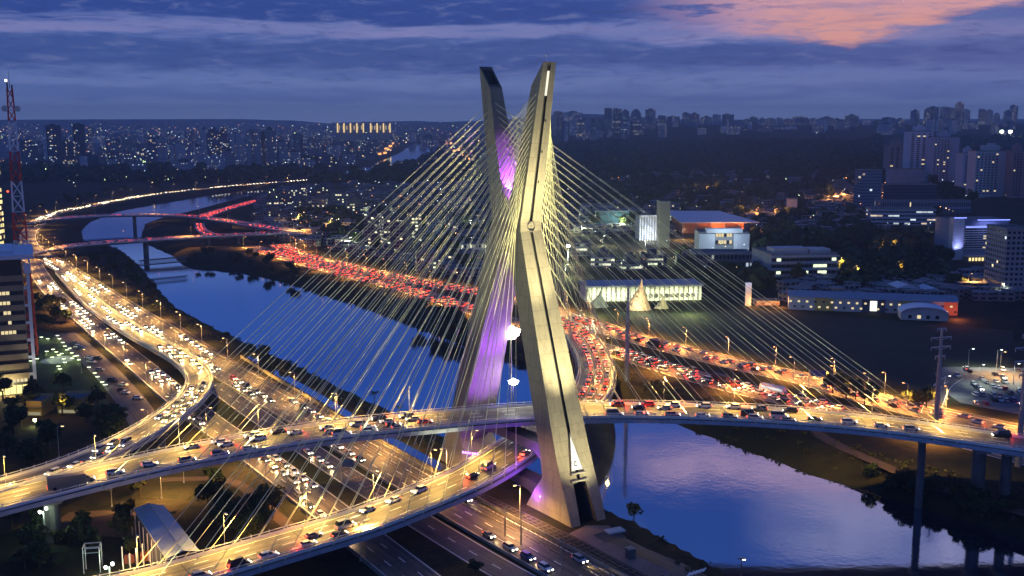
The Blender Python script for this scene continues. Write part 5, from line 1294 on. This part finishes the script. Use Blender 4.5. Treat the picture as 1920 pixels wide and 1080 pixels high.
def floodlit_store():
    x0, y0 = P(1098, 566); x1, y1 = P(1315, 562); zt = at_depth(1200, 537, (y0+y1)/2)[1]; L = math.hypot(x1-x0, y1-y0); a = math.atan2(y1-y0, x1-x0); H = zt-6
    root = empty('exhibition_shed', (x0, y0, 6), a, 'long brilliantly floodlit white wall of a pavilion behind the cables right of the tower', 'pavilion')
    mb = MB(); mb.box(0, L, 0, 22, 0, H, 0, 1); mb.build('wall', [mat('store_wall', (.7, .72, .6), .7), M_roof], root)
    mb = MB(); mb.box(-1, L+1, -1.5, 23, H+.01, H+1.0); mb.build('roof', mat('store_roof', (.3, .33, .38), .7), root)
    mb = MB()
    for k in range(24): mb.box(L*k/24+.5, L*k/24+1.0, -.6, -.02, 0, H-.2)
    mb.build('pilaster', M_concd, root)
    for k in range(12):
        mb = MB(); t = L*(.42+.55*k/12); mb.tube((t, -.1, 3.2), (t, -.5, 3.2), 1.5, n=12); mb.build('round_window', M_concd if k % 2 else M_dark, root)
    for k in range(7):
        t = (k+.5)/7; p = Vector((x0+(x1-x0)*t, y0+(y1-y0)*t-9, 12)); spot('store_flood', p, p+Vector((0, 8, -6)), 9000, (.95, 1, .62), 130, .8, .6)
    # leaf shaped sculptures / tents
    for (px, py, yt, w_, col, lab) in ((1196, 580, 522, 40, (.38, .24, .14), 'horn shaped orange tent rising in front of the floodlit pavilion'), (1240, 578, 553, 22, (.4, .33, .2), 'smaller curled tent to the right of the horn shaped one'), (1120, 575, 545, 34, (.24, .26, .2), 'grey green peaked tent at the left end of the floodlit pavilion')):
        x, y = P(px, py); h = at_depth(px, yt, y)[1]-6; W = w_/FOC*y*.62; root = empty('tent', (x, y, 6), 0, lab, 'tent'); mb = MB(); n = 9; rows = []
        for i in range(n+1):
            t = i/n; wr = W*(1-t)**1.7*1.0+.3; cx = W*.25*math.sin(t*1.6); rows.append([(cx+wr*math.cos(q), .7*wr*math.sin(q), h*t**.85) for q in [2*math.pi*k/14 for k in range(14)]])
        for A, B in zip(rows[:-1], rows[1:]):
            for k in range(14): j = (k+1) % 14; mb.face([A[k], A[j], B[j], B[k]])
        o = mb.build('canopy', mat('tent_'+str(px), col, .6), root, smooth=True); mb = MB()
        for k in range(8): q = 2*math.pi*k/8; mb.tube((W*math.cos(q), .7*W*math.sin(q), -.2), (W*1.15*math.cos(q), .8*W*math.sin(q), .1), .12, n=4)
        mb.build('guy_rope', M_pole, root)
    x, y = P(1196, 585); point('tent_light', (x, y-16, 10), 3000, (1, .55, .2), 1)
    x, y = P(1105, 590); point('yard_light', (x, y-5, 16), 30000, (.95, 1, .6), 1); point('yard_light', (x+30, y+4, 14), 24000, (.95, 1, .7), 1); point('yard_light', (x+60, y, 14), 20000, (.9, 1, .4), 1)
    x, y = P(1065, 495); root = empty('floodlight_mast', (x, y, 6), 0, 'lamp mast with a starry white light among the cables right of the tower', 'floodlight')
    mb = MB(); mb.tube((0, 0, 0), (0, 0, 14), .25, n=6); mb.build('pole', M_pole, root); mb = MB(); mb.tube((0, 0, 14), (0, 0, 15.5), 1.5, 1.2, n=10); mb.build('lamp_glass', MATS['flood_white'], root)
    point('mast_light', (x, y-2, 15), 30000, (.95, 1, .7), 1)
floodlit_store()
def bank_scrub():
    r = np.random.RandomState(31); V = []; F = []; k = 0
    near = np.array(near_bank[9:]+[nb_end]); far = np.array(far_bank[:9][::-1]+[fb_end])
    for line in (near, far):
        for a, b in zip(line[:-1], line[1:]):
            L = np.linalg.norm(b-a)
            for _ in range(int(L*1.1)):
                t = r.rand(); off = r.uniform(3, 22)*(1 if r.rand() < .5 else -1); d = (b-a)/L; p = a+(b-a)*t+np.array([-d[1], d[0]])*off
                if not (1.5 < river_sd(p[0], p[1]) < 22) or (40 > p[0] > -10 and p[1] < 330 and p[1] > 262): continue
                z = float(hz(p[0], p[1])); n = 14; R_ = r.uniform(.6, 1.7); q = np.array([p[0], p[1], z+R_*.3])+r.normal(size=(n, 3))*np.array([R_, R_, R_*.45])*.6
                e = r.normal(size=(n, 3)); e /= np.linalg.norm(e, axis=1)[:, None]; g = np.cross(e, r.normal(size=(n, 3))); g /= np.linalg.norm(g, axis=1)[:, None]; s_ = R_*.38
                V.append(np.stack([q+e*s_, q+g*s_, q-e*s_, q-g*s_], 1).reshape(-1, 3)); F.append(k+np.arange(4*n).reshape(-1, 4)); k += 4*n
    me = bpy.data.meshes.new('bank_scrub'); me.from_pydata(np.vstack(V).tolist(), [], np.vstack(F).tolist()); me.materials.append(ML[1]); tag(link('bank_scrub', me), kind='stuff')
bank_scrub()
def pylons():
    for px, yb, yt, lab in ((1175, 716, 536, 'dark steel transmission pole on the far bank, alone in front of the tents'), (1755, 792, 615, 'transmission pole with paired cross arms between the far expressway and the car park'), (1908, 880, 626, 'transmission pole with cross arms at the right edge of the picture')):
        x, y = P(px, yb, 5); zt = at_depth(px, yt, y)[1]; z0 = float(hz(x, y)); H = zt-z0; root = empty('transmission_pole', (x, y, z0), .3, lab, 'transmission pole')
        mb = MB(); mb.tube((0, 0, -1), (0, 0, H*.62), 1.05, .85, n=10); mb.tube((0, 0, H*.62), (0, 0, H), .75, .45, n=10); mb.build('shaft', M_steel, root)
        for k, f in enumerate((.995, .90, .80, .70) if px != 1175 else (.99, .93, .87)):
            w_ = (2.0, 4.6, 4.4, 2.2)[k] if px != 1175 else 1.2; mb = MB(); mb.tube((-w_, 0, H*f), (w_, 0, H*f), .22, n=5); mb.tube((-w_, 0, H*f), (0, 0, H*f-1.2), .12, n=4); mb.tube((w_, 0, H*f), (0, 0, H*f-1.2), .12, n=4)
            for s_ in (-1, 1): mb.tube((s_*w_, 0, H*f), (s_*w_, 0, H*f-1.3), .16, n=5)
            mb.build('cross_arm', M_pole, root)
    for px, py, yt in ((947, 1006, 950), (977, 1022, 952), (1054, 1070, 1010)):
        x, y = P(px, py); zt = at_depth(px, yt, y)[1]; root = empty('utility_pole', (x, y, 6), 0); series(root, 'thin concrete utility pole', 'beside the railway near the tower foot', 'utility pole', 'poles by the railway')
        mb = MB(); mb.tube((0, 0, 0), (0, 0, zt-6), .22, .14, n=6); mb.build('shaft', M_conc, root); mb = MB(); mb.tube((-.9, 0, zt-7.4), (.9, 0, zt-7.4), .08, n=4); mb.build('cross_arm', M_concd, root)
    x, y = P(1390, 1062, 20); root = empty('floodlight_mast', (x, y, -1), 0, 'thin pole on the river edge with a small cool lamp, bottom right', 'floodlight')
    zt = at_depth(1390, 1048, y)[1]; mb = MB(); mb.tube((0, 0, 0), (0, 0, zt+1), .12, n=6); mb.build('pole', M_concd, root); mb = MB(); mb.box(-.9, .9, -.3, .3, zt+1, zt+1.4); mb.build('lamp_head', M_pole, root); mb = MB(); mb.box(.3, .85, -.33, .25, zt+.8, zt+.98); mb.build('lamp_glass', M_lampc, root)
pylons()
def lower_left():
    # metal roofed shed
    c = [P(250, 953, 14), P(307, 947, 14), P(375, 1033, 14), P(312, 1048, 14)]
    cx, cy = sum(p[0] for p in c)/4, sum(p[1] for p in c)/4; root = empty('metal_shed', (cx, cy, 6), 0, 'long metal roofed shed between the two bridge decks at bottom left', 'shed')
    q = [(a-cx, b-cy) for a, b in c]; mid = [((q[0][0]+q[1][0])/2, (q[0][1]+q[1][1])/2), ((q[2][0]+q[3][0])/2, (q[2][1]+q[3][1])/2)]
    rm = mat('metal_roof', (.42, .47, .55), .45, .2, var=.2, scale=.3)
    mb = MB(); A, B, Cc, D = [(*p, 8) for p in q]; M0, M1 = (*mid[0], 9.0), (*mid[1], 9.0); mb.face([A, D, M1, M0]); mb.face([M0, M1, Cc, B])
    for a, b in ((A, D), (B, Cc)): mb.face([a, b, (b[0], b[1], 7.6), (a[0], a[1], 7.6)])
    mb.build('roof', rm, root)
    mb = MB(); s_ = .93; w4 = [(a*s_, b*s_) for a, b in q]
    for i in range(4): a, b = w4[i], w4[(i+1) % 4]; mb.face([(*a, 0), (*b, 0), (*b, 7.7), (*a, 7.7)])
    mb.build('wall', mat('shed_wall', (.08, .08, .09), .8), root)
    mb = MB()
    for k in range(9): t = k/8; a = (q[0][0]*(1-t)+q[3][0]*t, q[0][1]*(1-t)+q[3][1]*t); mb.tube((a[0]*1.02-.4, a[1], 0), (a[0]*1.02-.4, a[1], 7.6), .14, n=5)
    mb.tube((*mid[0], 9.1), (*mid[1], 9.1), .2, n=5); mb.build('frame', M_pole, root)
    for (px, py, w_, lab) in ((175, 1070, 8, 'small steel portal frame standing in the corner yard'), ):
        x, y = P(px, py); root = empty('steel_frame', (x, y, 6), .2, lab, 'steel frame'); mb = MB()
        for a in (-2, 2):
            for b in (-1.5, 1.5): mb.tube((a, b, 0), (a, b, 7), .14, n=5)
        for a, b, c_, d in ((-2, -1.5, 2, -1.5), (-2, 1.5, 2, 1.5), (-2, -1.5, -2, 1.5), (2, -1.5, 2, 1.5)): mb.tube((a, b, 7), (c_, d, 7), .14, n=5); mb.tube((a, b, 5.5), (c_, d, 5.5), .1, n=5)
        mb.build('frame', M_pole, root)
    x, y = P(262, 1064); root = empty('substation', (x, y, 6), .4, 'orange lit substation gear with white posts beside the shed', 'substation'); mb = MB()
    for k in range(10): a = (k % 5)*1.7-4; b = (k//5)*2.6; mb.tube((a, b, 0), (a, b, 3+(k % 3)*1.2), .16, n=5)
    mb.build('post', M_rail, root); mb = MB(); mb.box(-3.5, -1, 3.6, 5, 0, 2); mb.box(.5, 3, 3.6, 5, 0, 2.4); mb.build('transformer', mat('rust_box', (.3, .1, .05), .7), root)
    point('substation_light', (x, y-1, 12), 2600, (1, .5, .2), .4)
    for px, py, z0, lab, sc_ in ((86, 1025, 6, 'twin headed lamp post with cool green light beside the wide pier', 1), (206, 1078, 6, 'cluster lamp with four white heads in the corner yard', .4)):
        x, y = P(px, py); yt = 958 if px < 100 else 1062; zt = at_depth(px, yt, y)[1]; root = empty('street_lamp', (x, y, 6), 0, lab, 'street lamp')
        mb = MB(); mb.tube((0, 0, 0), (0, 0, zt-6), .18, n=6); mb.build('pole', M_pole, root)
        for s_ in (-1, 1): mb = MB(); mb.tube((s_*.9, 0, zt-6+s_*.5), (s_*.9, -.3, zt-6+.5+s_*.5), .38, n=8); mb.build('lamp_glass', M_lampc, root)
        point('yard_lamp', (x, y-1.5, zt), 1500, (.7, 1, .7), .4)
    # garden pavilions with orange light
    for px, yb, w_, yt, lab in ((65, 782, 30, 752, 'dim brown garden pavilion with sloped roof, left one'), (132, 778, 50, 747, 'wide ochre lit garden pavilion with sloped roof, right one')):
        root, W, h, d = block('pavilion', lab, px, yb, w_, yt, 10, -.05, mat('ochre_wall', (.42, .27, .07), .8, var=.2), roof=False, cat='pavilion')
        mb = MB(); mb.face([(-W/2-.5, -1, h-2.5), (W/2+.5, -1, h-2.5), (W/2+.5, d, h+.6), (-W/2-.5, d, h+.6)]); mb.face([(-W/2-.5, d, h+.4), (W/2+.5, d, h+.4), (W/2+.5, -1, h-2.7), (-W/2-.5, -1, h-2.7)]); mb.build('roof', mat('ochre_roof', (.25, .17, .06), .8), root)
        mb = MB(); mb.box(-W/2+.6, W/2-.6, -.12, .0, .4, 1.6); mb.build('window', emit('pavilion_glow', (1, .9, .55), 1.3 if px > 100 else .3), root)
        X, Y, Z = root.location; point('pavilion_light', (X, Y-6, Z+7), 2200 if px > 100 else 700, (1, .62, .15), .5)
    x, y = P(66, 800); lampx = point('garden_light', (x, y, 8), 1500, (.75, 1, .35), .3); root = empty('garden_light', (x, y, 6), 0, 'bright green white garden light below the ochre pavilions', 'garden light')
    mb = MB(); mb.tube((0, 0, 0), (0, 0, 2.2), .1, n=5); mb.build('post', M_pole, root); mb = MB(); mb.tube((0, 0, 2.2), (0, 0, 3.0), .55, n=8); mb.build('lamp_glass', emit('garden_glass', (.85, 1, .5), 18), root)
    # garden path lights beside the car park
    rows = [(78, 637), (90, 640), (108, 634), (112, 640), (118, 647), (122, 654), (100, 660), (106, 665), (111, 671), (116, 668), (126, 661), (131, 658), (135, 667), (140, 673), (148, 680), (120, 678), (122, 685), (98, 675), (110, 692), (113, 697),
            (70, 678), (58, 682), (50, 675), (167, 694), (178, 705), (183, 712), (192, 722), (198, 727), (135, 677), (145, 672), (88, 664)]
    lg = bpy.data.lights.new('path_light_glow', 'POINT'); lg.energy = 260; lg.color = (.85, 1, .4); lg.shadow_soft_size = .2
    pm = MB(); pm.tube((0, 0, 0), (0, 0, 1.3), .08, n=5); pmm = pm.build('post', M_pole, mesh_only=True)
    gm = MB(); gm.box(-.8, .8, -.15, .15, 1.3, 1.5); gmm = gm.build('lamp_glass', emit('path_glass', (.9, 1, .62), 4), mesh_only=True)
    for px, py in rows:
        x, y = P(px, py); root = empty('path_light', (x, y, 6), .2); series(root, 'low pale path light', 'in the garden beside the office tower', 'garden light', 'garden path lights'); link('post', pmm, root); link('lamp_glass', gmm, root)
        o = bpy.data.objects.new('path_light_glow', lg); C.objects.link(o); o.location = (x, y-.8, 7.6)
    mb = MB(); x, y = P(108, 675); 
    for k in range(28): a0 = 2*math.pi*k/28; a1 = 2*math.pi*(k+1)/28; mb.face([(x, y, 6.05), (x+7.5*math.cos(a0), y+9*math.sin(a0), 6.05), (x+7.5*math.cos(a1), y+9*math.sin(a1), 6.05)])
    tag(mb.build('terrace', mat('garden_terrace', (.2, .22, .26), .6)), kind='structure')
    mb = MB(); pts = [(96, 622), (120, 640), (160, 700), (210, 760), (215, 800), (165, 780), (130, 730), (60, 735), (56, 640), (70, 620)]
    mb.face([(*P(a, b, 6.03), 6.03) for a, b in pts]); tag(mb.build('lawn', mat('lawn', (.03, .055, .012), .95, var=.4, scale=.3)), kind='structure')
    mb = MB(); pts = [(20, 1040), (130, 960), (240, 955), (330, 1000), (250, 1010), (140, 1000)]
    mb.face([(*P(a, b, 6.03), 6.03) for a, b in pts]); tag(mb.build('sandy_yard', M_path), kind='structure')
lower_left()
def road_signs():
    for px, py, w_, lab in ((1516, 728, 7, 'blue overhead road sign on a post beside the far expressway'), (640, 905, 4.5, 'small blue sign panel on a post beside the slip road')):
        x, y = P(px, py); root = empty('road_sign', (x, y, 6), -.3, lab, 'road sign')
        mb = MB(); mb.tube((0, 0, 0), (0, 0, 8), .18, n=6); mb.tube((0, 0, 7.2), (w_, 0, 7.2), .12, n=5); mb.build('post', M_pole, root)
        mb = MB(); mb.box(.6, w_, -.12, .06, 5.6, 8.2); mb.build('panel', mat('sign_blue', (.03, .08, .3), .4), root)
road_signs()
mb = MB(); pts = [(1752, 700), (1770, 688), (1925, 690), (1990, 700), (1990, 790), (1900, 775), (1800, 755), (1772, 735)]
mb.face([(*P(a, b, 6.05), 6.05) for a, b in pts]); tag(mb.build('car_park', mat('car_park_asphalt', (.14, .145, .16), .8, var=.3, scale=.1)), kind='structure')
mb = MB(); pts = [(1200, 590), (1420, 580), (1900, 620), (1900, 680), (1740, 735), (1500, 690), (1250, 640)]
mb.face([(*P(a, b, 6.02), 6.02) for a, b in pts]); tag(mb.build('field', mat('field_grass', (.02, .028, .012), .95, var=.5, scale=.03)), kind='structure')

# pipe bridge under the left crossings
def pipe_bridge():
    a = Vector((*P(262, 498, 6), 6)); b = Vector((*P(350, 490, 6), 6)); root = empty('pipe_bridge', a, 0, 'low dark truss footbridge over the river just below the nearer road bridge', 'footbridge'); d = b-a; n = 14; mb = MB()
    for off in (-2, 2):
        o = Vector((0, off, 0)); mb.tube(o, d+o, .3, n=5); mb.tube(o+Vector((0, 0, 4)), d+o+Vector((0, 0, 4)), .3, n=5)
        for k in range(n): p0, p1 = d*(k/n)+o, d*((k+1)/n)+o; mb.tube(p0, p0+Vector((0, 0, 4)), .16, n=4); mb.tube(p0, p1+Vector((0, 0, 4)), .14, n=4)
    mb.build('truss', M_concd, root); mb = MB(); mb.face([(0, -2, .1), (d.x, d.y-2, .1), (d.x, d.y+2, .1), (0, 2, .1)]); mb.build('walkway', M_concd, root)
pipe_bridge()

# ------------------------------------------------------------------ the middle distance: apartment slabs with lit rooms, low houses, far lights, far woods
mid = [(505, 392, 374, 34), (540, 388, 372, 28), (570, 395, 376, 30), (600, 402, 372, 26), (640, 385, 362, 36), (665, 410, 376, 28), (700, 470, 400, 26), (728, 478, 405, 22), (752, 486, 412, 24), (778, 472, 398, 20), (800, 512, 470, 40), (835, 500, 478, 36),
       (520, 410, 396, 30), (1085, 480, 455, 40), (1130, 500, 480, 44), (1180, 505, 490, 40), (1225, 500, 478, 36), (1290, 500, 484, 40), (560, 372, 352, 30), (610, 370, 350, 28), (1100, 425, 400, 26), (850, 440, 415, 26), (815, 445, 412, 24)]
for px, yb, yt, wpx in mid:
    x, y, z = Pg(px, yb); _, zt = at_depth(px, yt, y); wd = wpx/FOC*y
    o = tower_mesh(wd, 16, max(6, zt-z), brng.choice([0, 3]), px).build('apartment_block', [F_mid if px < 900 else F_off, M_roof]); o.location = (x, y, z); o.rotation_euler = (0, 0, brng.uniform(-.25, .35))
    series(o, 'apartment slab with lit rooms' if px < 900 else 'low office with glowing windows', 'behind the cables' if px > 690 else 'above the far left ramps', 'building', 'middle distance blocks')
def low_city():
    r = np.random.RandomState(2); mb = MB(); nb = 0
    zones = [((0, 335, 640, 330), 0), ]
    for _ in range(5200):
        zone = r.randint(10)
        if zone < 5: px, py = r.uniform(-60, 1000), 226+r.gamma(2.2, 16)
        elif zone < 7: px, py = r.uniform(480, 900), r.uniform(345, 520)
        elif zone < 9: px, py = r.uniform(1050, 1660), r.uniform(325, 440)
        else: px, py = r.uniform(1480, 2000), r.uniform(520, 565)
        if py > 330 and zone < 5: continue
        if zone in (5, 6) and py > 440+.2*(px-480): continue
        x, y, z = Pg(px, py)
        if river_sd(x, y) < 25 or (zone == 9 and r.rand() < .45) or (zone in (7, 8) and r.rand() < .05): continue
        s = r.uniform(5, 8.5) if y < 1800 else r.uniform(6, 15); h = r.uniform(3.5, 7) if zone > 4 else r.uniform(5, 14)
        M_ = Matrix.Translation((x, y, z)) @ Matrix.Rotation(r.uniform(0, 3), 4, 'Z'); mb.box(-s, s, -s*.6, s*.6, -3, h, 0, 1, M=M_); nb += 1
    m = facade('facade_houses', (.22, .21, .2), 4.5, 3.2, .06, lit=(1, .8, .45), lit2=(.9, 1, .8), es=2.2)
    tag(mb.build('distant_houses', [m, mat('house_roof', (.24, .23, .24), .85, var=.5, scale=.05)]), kind='stuff')
low_city()
def far_lights():
    r = np.random.RandomState(9)
    for nm, m, n in (('distant_warm_lights', emit('far_warm', (1, .66, .3), 6), 620), ('distant_cool_lights', emit('far_cool', (.8, .93, 1), 5), 620), ('distant_orange_lights', emit('far_orange', (1, .33, .08), 7), 320), ('distant_green_lights', emit('far_green', (.75, 1, .45), 6), 520)):
        mb = MB()
        for _ in range(n):
            u = r.rand()
            if u < .62: px, py = r.uniform(-40, 900), 232+r.gamma(2.4, 16)
            elif u < .80: px, py = r.uniform(500, 900), r.uniform(345, 500)
            elif u < .9: px, py = r.uniform(1050, 1900), 245+r.gamma(2.5, 40)
            else: px, py = r.uniform(1050, 1600), r.uniform(340, 540)
            if 'green' in nm and r.rand() < .5: px, py = r.uniform(60, 420), r.uniform(300, 345)
            if py > 560 or (px > 1150 and 270 < py < 335 and r.rand() < .9) or (px > 1420 and py > 420): continue
            x, y, z = Pg(px, py)
            if river_sd(x, y) < 12: continue
            s = y/FOC*(.25+.8*r.rand()**2.2)*(1.0 if y > 900 else .8); h = r.uniform(5, 11); mb.tube((x, y, z+h), (x, y, z+h+s*1.2), s*.6, s*.6, n=5)
        tag(mb.build(nm, m), kind='stuff')
far_lights()
def far_woods():
    r = np.random.RandomState(4); V = []; F = []
    def clump(x, y, z, R_, n):
        d = r.normal(size=(n, 3)); d /= np.linalg.norm(d, axis=1)[:, None]; q = np.array([x, y, z])+d*np.array([R_, R_, R_*.75])*r.uniform(.6, 1.05, (n, 1))
        a = r.normal(size=(n, 3)); a /= np.linalg.norm(a, axis=1)[:, None]; b = np.cross(a, d); b /= np.linalg.norm(b, axis=1)[:, None]+1e-6; s = R_*r.uniform(.25, .5, (n, 1)); k = len(V)*1
        base = sum(len(t) for t in V); quad = np.stack([q+a*s, q+b*s, q-a*s, q-b*s], 1).reshape(-1, 3); V.append(quad)
        F.append(base+np.arange(4*n).reshape(-1, 4))
    pts = []
    for _ in range(1500): pts.append((r.uniform(1045, 1640), 270+abs(r.normal(0, 32))+(0)))
    for _ in range(420): pts.append((r.uniform(1600, 1920), r.uniform(262, 350)))
    for _ in range(500): pts.append((r.uniform(-30, 640), r.uniform(318, 343)))
    for _ in range(260): pts.append((r.uniform(540, 900), r.uniform(300, 345)))
    for _ in range(500): pts.append((r.uniform(1280, 1800), r.uniform(400, 545)))
    for _ in range(150): pts.append((r.uniform(1050, 1500), r.uniform(345, 400)))
    for _ in range(220): pts.append((r.uniform(560, 900), r.uniform(400, 520)))
    for _ in range(200): pts.append((r.uniform(0, 900), r.uniform(245, 300)))
    avoid = [(1290, 1415, 425, 510), (1436, 1582, 470, 545), (1630, 1755, 390, 430), (1765, 1900, 405, 520), (1660, 1800, 240, 350)]
    for px, py in pts:
        if any(a < px < b and c < py < d+10 for a, b, c, d in avoid) or (px < 1000 and py > 432+.22*(px-520) and py > 345): continue
        x, y, z = Pg(px, py)
        if river_sd(x, y) < 14: continue
        R_ = r.uniform(5, 9)*(1 if y < 1500 else 1.5); clump(x, y, z+R_*.7, R_, 46)
    V_ = np.vstack(V); F_ = np.vstack(F); me = bpy.data.meshes.new('distant_woods'); me.from_pydata(V_.tolist(), [], F_.tolist()); me.materials.append(ML[0]); tag(link('distant_woods', me), kind='stuff')
far_woods()
for px, py, lab in ((1885, 250, 'pair of dazzling white stadium floodlights under the right horizon'),):
    x, y, z = Pg(px, 262); zt = at_depth(px, 247, y)[1]; root = empty('floodlight_mast', (x, y, z), 0, lab, 'floodlight')
    mb = MB(); mb.tube((-14, 0, 0), (-14, 0, zt-z), .8, n=5); mb.tube((14, 0, 0), (14, 0, zt-z), .8, n=5); mb.build('pole', M_pole, root)
    for a in (-14, 14): mb = MB(); mb.tube((a, -1, zt-z-3), (a, -1, zt-z+4), 5, n=8); mb.build('lamp_glass', MATS['flood_white'], root)
# glowing avenue and dotted lights toward the far bend
for k, (px, py) in enumerate([(722, 294), (726, 288), (730, 282), (734, 276), (738, 271), (716, 288), (719, 280)]):
    x, y, z = Pg(px, py); lamp((x, y, z), 0, 'orange', 'glowing lamp', 'in the bright avenue near the far river bend', 'lamps of the distant avenue', light=False)
def far_avenue():
    mb = MB()
    for px, py in [(835, 268), (840, 276), (848, 280), (852, 286), (858, 290), (866, 294), (874, 298), (880, 302), (860, 284), (846, 272), (722, 290), (728, 284), (732, 277), (736, 272), (724, 282), (712, 292), (430, 303), (433, 296), (437, 290), (426, 310)]:
        x, y, z = Pg(px, py); s = y/FOC*2.0; mb.box(x-s, x+s, y-s*5, y+s*5, z+3, z+3+s*1.6)
    tag(mb.build('distant_avenue_lights', emit('avenue_orange', (1, .42, .12), 2.2)), kind='stuff')
far_avenue()
for px, py, k in [(1565, 376, 'orange'), (1552, 381, 'orange'), (1578, 372, 'orange'), (1384, 403, 'orange'), (1418, 406, 'orange'), (1453, 408, 'orange'), (1325, 363, 'orange'), (1640, 309, 'cool'), (1818, 372, 'cool'), (1840, 366, 'cool'), (1808, 380, 'cool'),
                   (1660, 436, 'cool'), (1700, 438, 'cool'), (1740, 436, 'cool'), (1572, 512, 'warm'), (1600, 528, 'warm'), (1815, 545, 'warm'), (1855, 548, 'warm'), (1875, 560, 'cool'), (1680, 520, 'warm'), (1495, 378, 'cool'), (1430, 335, 'cool'), (1660, 480, 'orange')]:
    x, y, z = Pg(px, py); lamp((x, y, z), 0, k, {'orange': 'orange glowing street lamp', 'cool': 'white street lamp', 'warm': 'warm street lamp'}[k], 'among the dark trees at right', 'lamps of the right hand district')
    if k == 'orange': point('street_glow', (x, y-6, z+9), 26000, (1, .4, .1), 1)
for px, py, k in [(668, 455, 'cool'), (655, 465, 'cool'), (700, 400, 'cool'), (770, 430, 'cool'), (880, 430, 'cool'), (1130, 462, 'cool'), (1165, 430, 'cool'), (1210, 470, 'cool'), (1090, 440, 'cool'), (1280, 452, 'warm'), (1225, 492, 'cool'), (1060, 520, 'cool'), (620, 430, 'warm'), (560, 420, 'warm')]:
    x, y, z = Pg(px, py); lamp((x, y, z), 0, k, {'cool': 'white street lamp', 'warm': 'warm street lamp'}[k], 'in the district behind the cables', 'lamps behind the cables')
    point('street_glow', (x, y-5, z+9), 26000, (.9, 1, .6) if k == 'cool' else (1, .6, .25), 1)
finish_series()
for o in bpy.data.objects:
    if 'label' in o and not 4 <= len(o['label'].split()) <= 16: print('LONG', len(o['label'].split()), o['label'])

# ------------------------------------------------------------------ air
def haze():
    mb = MB(); mb.box(-9000, 9000, -300, 12500, -4, 262)
    m = bpy.data.materials.new('haze'); m.use_nodes = True; t = m.node_tree; t.nodes.clear(); n = N(t)
    v = n.new('ShaderNodeVolumePrincipled'); v.inputs['Color'].default_value = (.80, .88, 1, 1); v.inputs['Density'].default_value = 1.0e-4; v.inputs['Anisotropy'].default_value = .2
    o = n.new('ShaderNodeOutputMaterial'); t.links.new(v.outputs[0], o.inputs['Volume']); tag(mb.build('haze', m), kind='stuff')
HAZE = True
if HAZE: haze()
print('NCARS', NCAR[0], 'OBJECTS', len(bpy.data.objects), 'LIGHTS', sum(o.type == 'LIGHT' for o in bpy.data.objects))
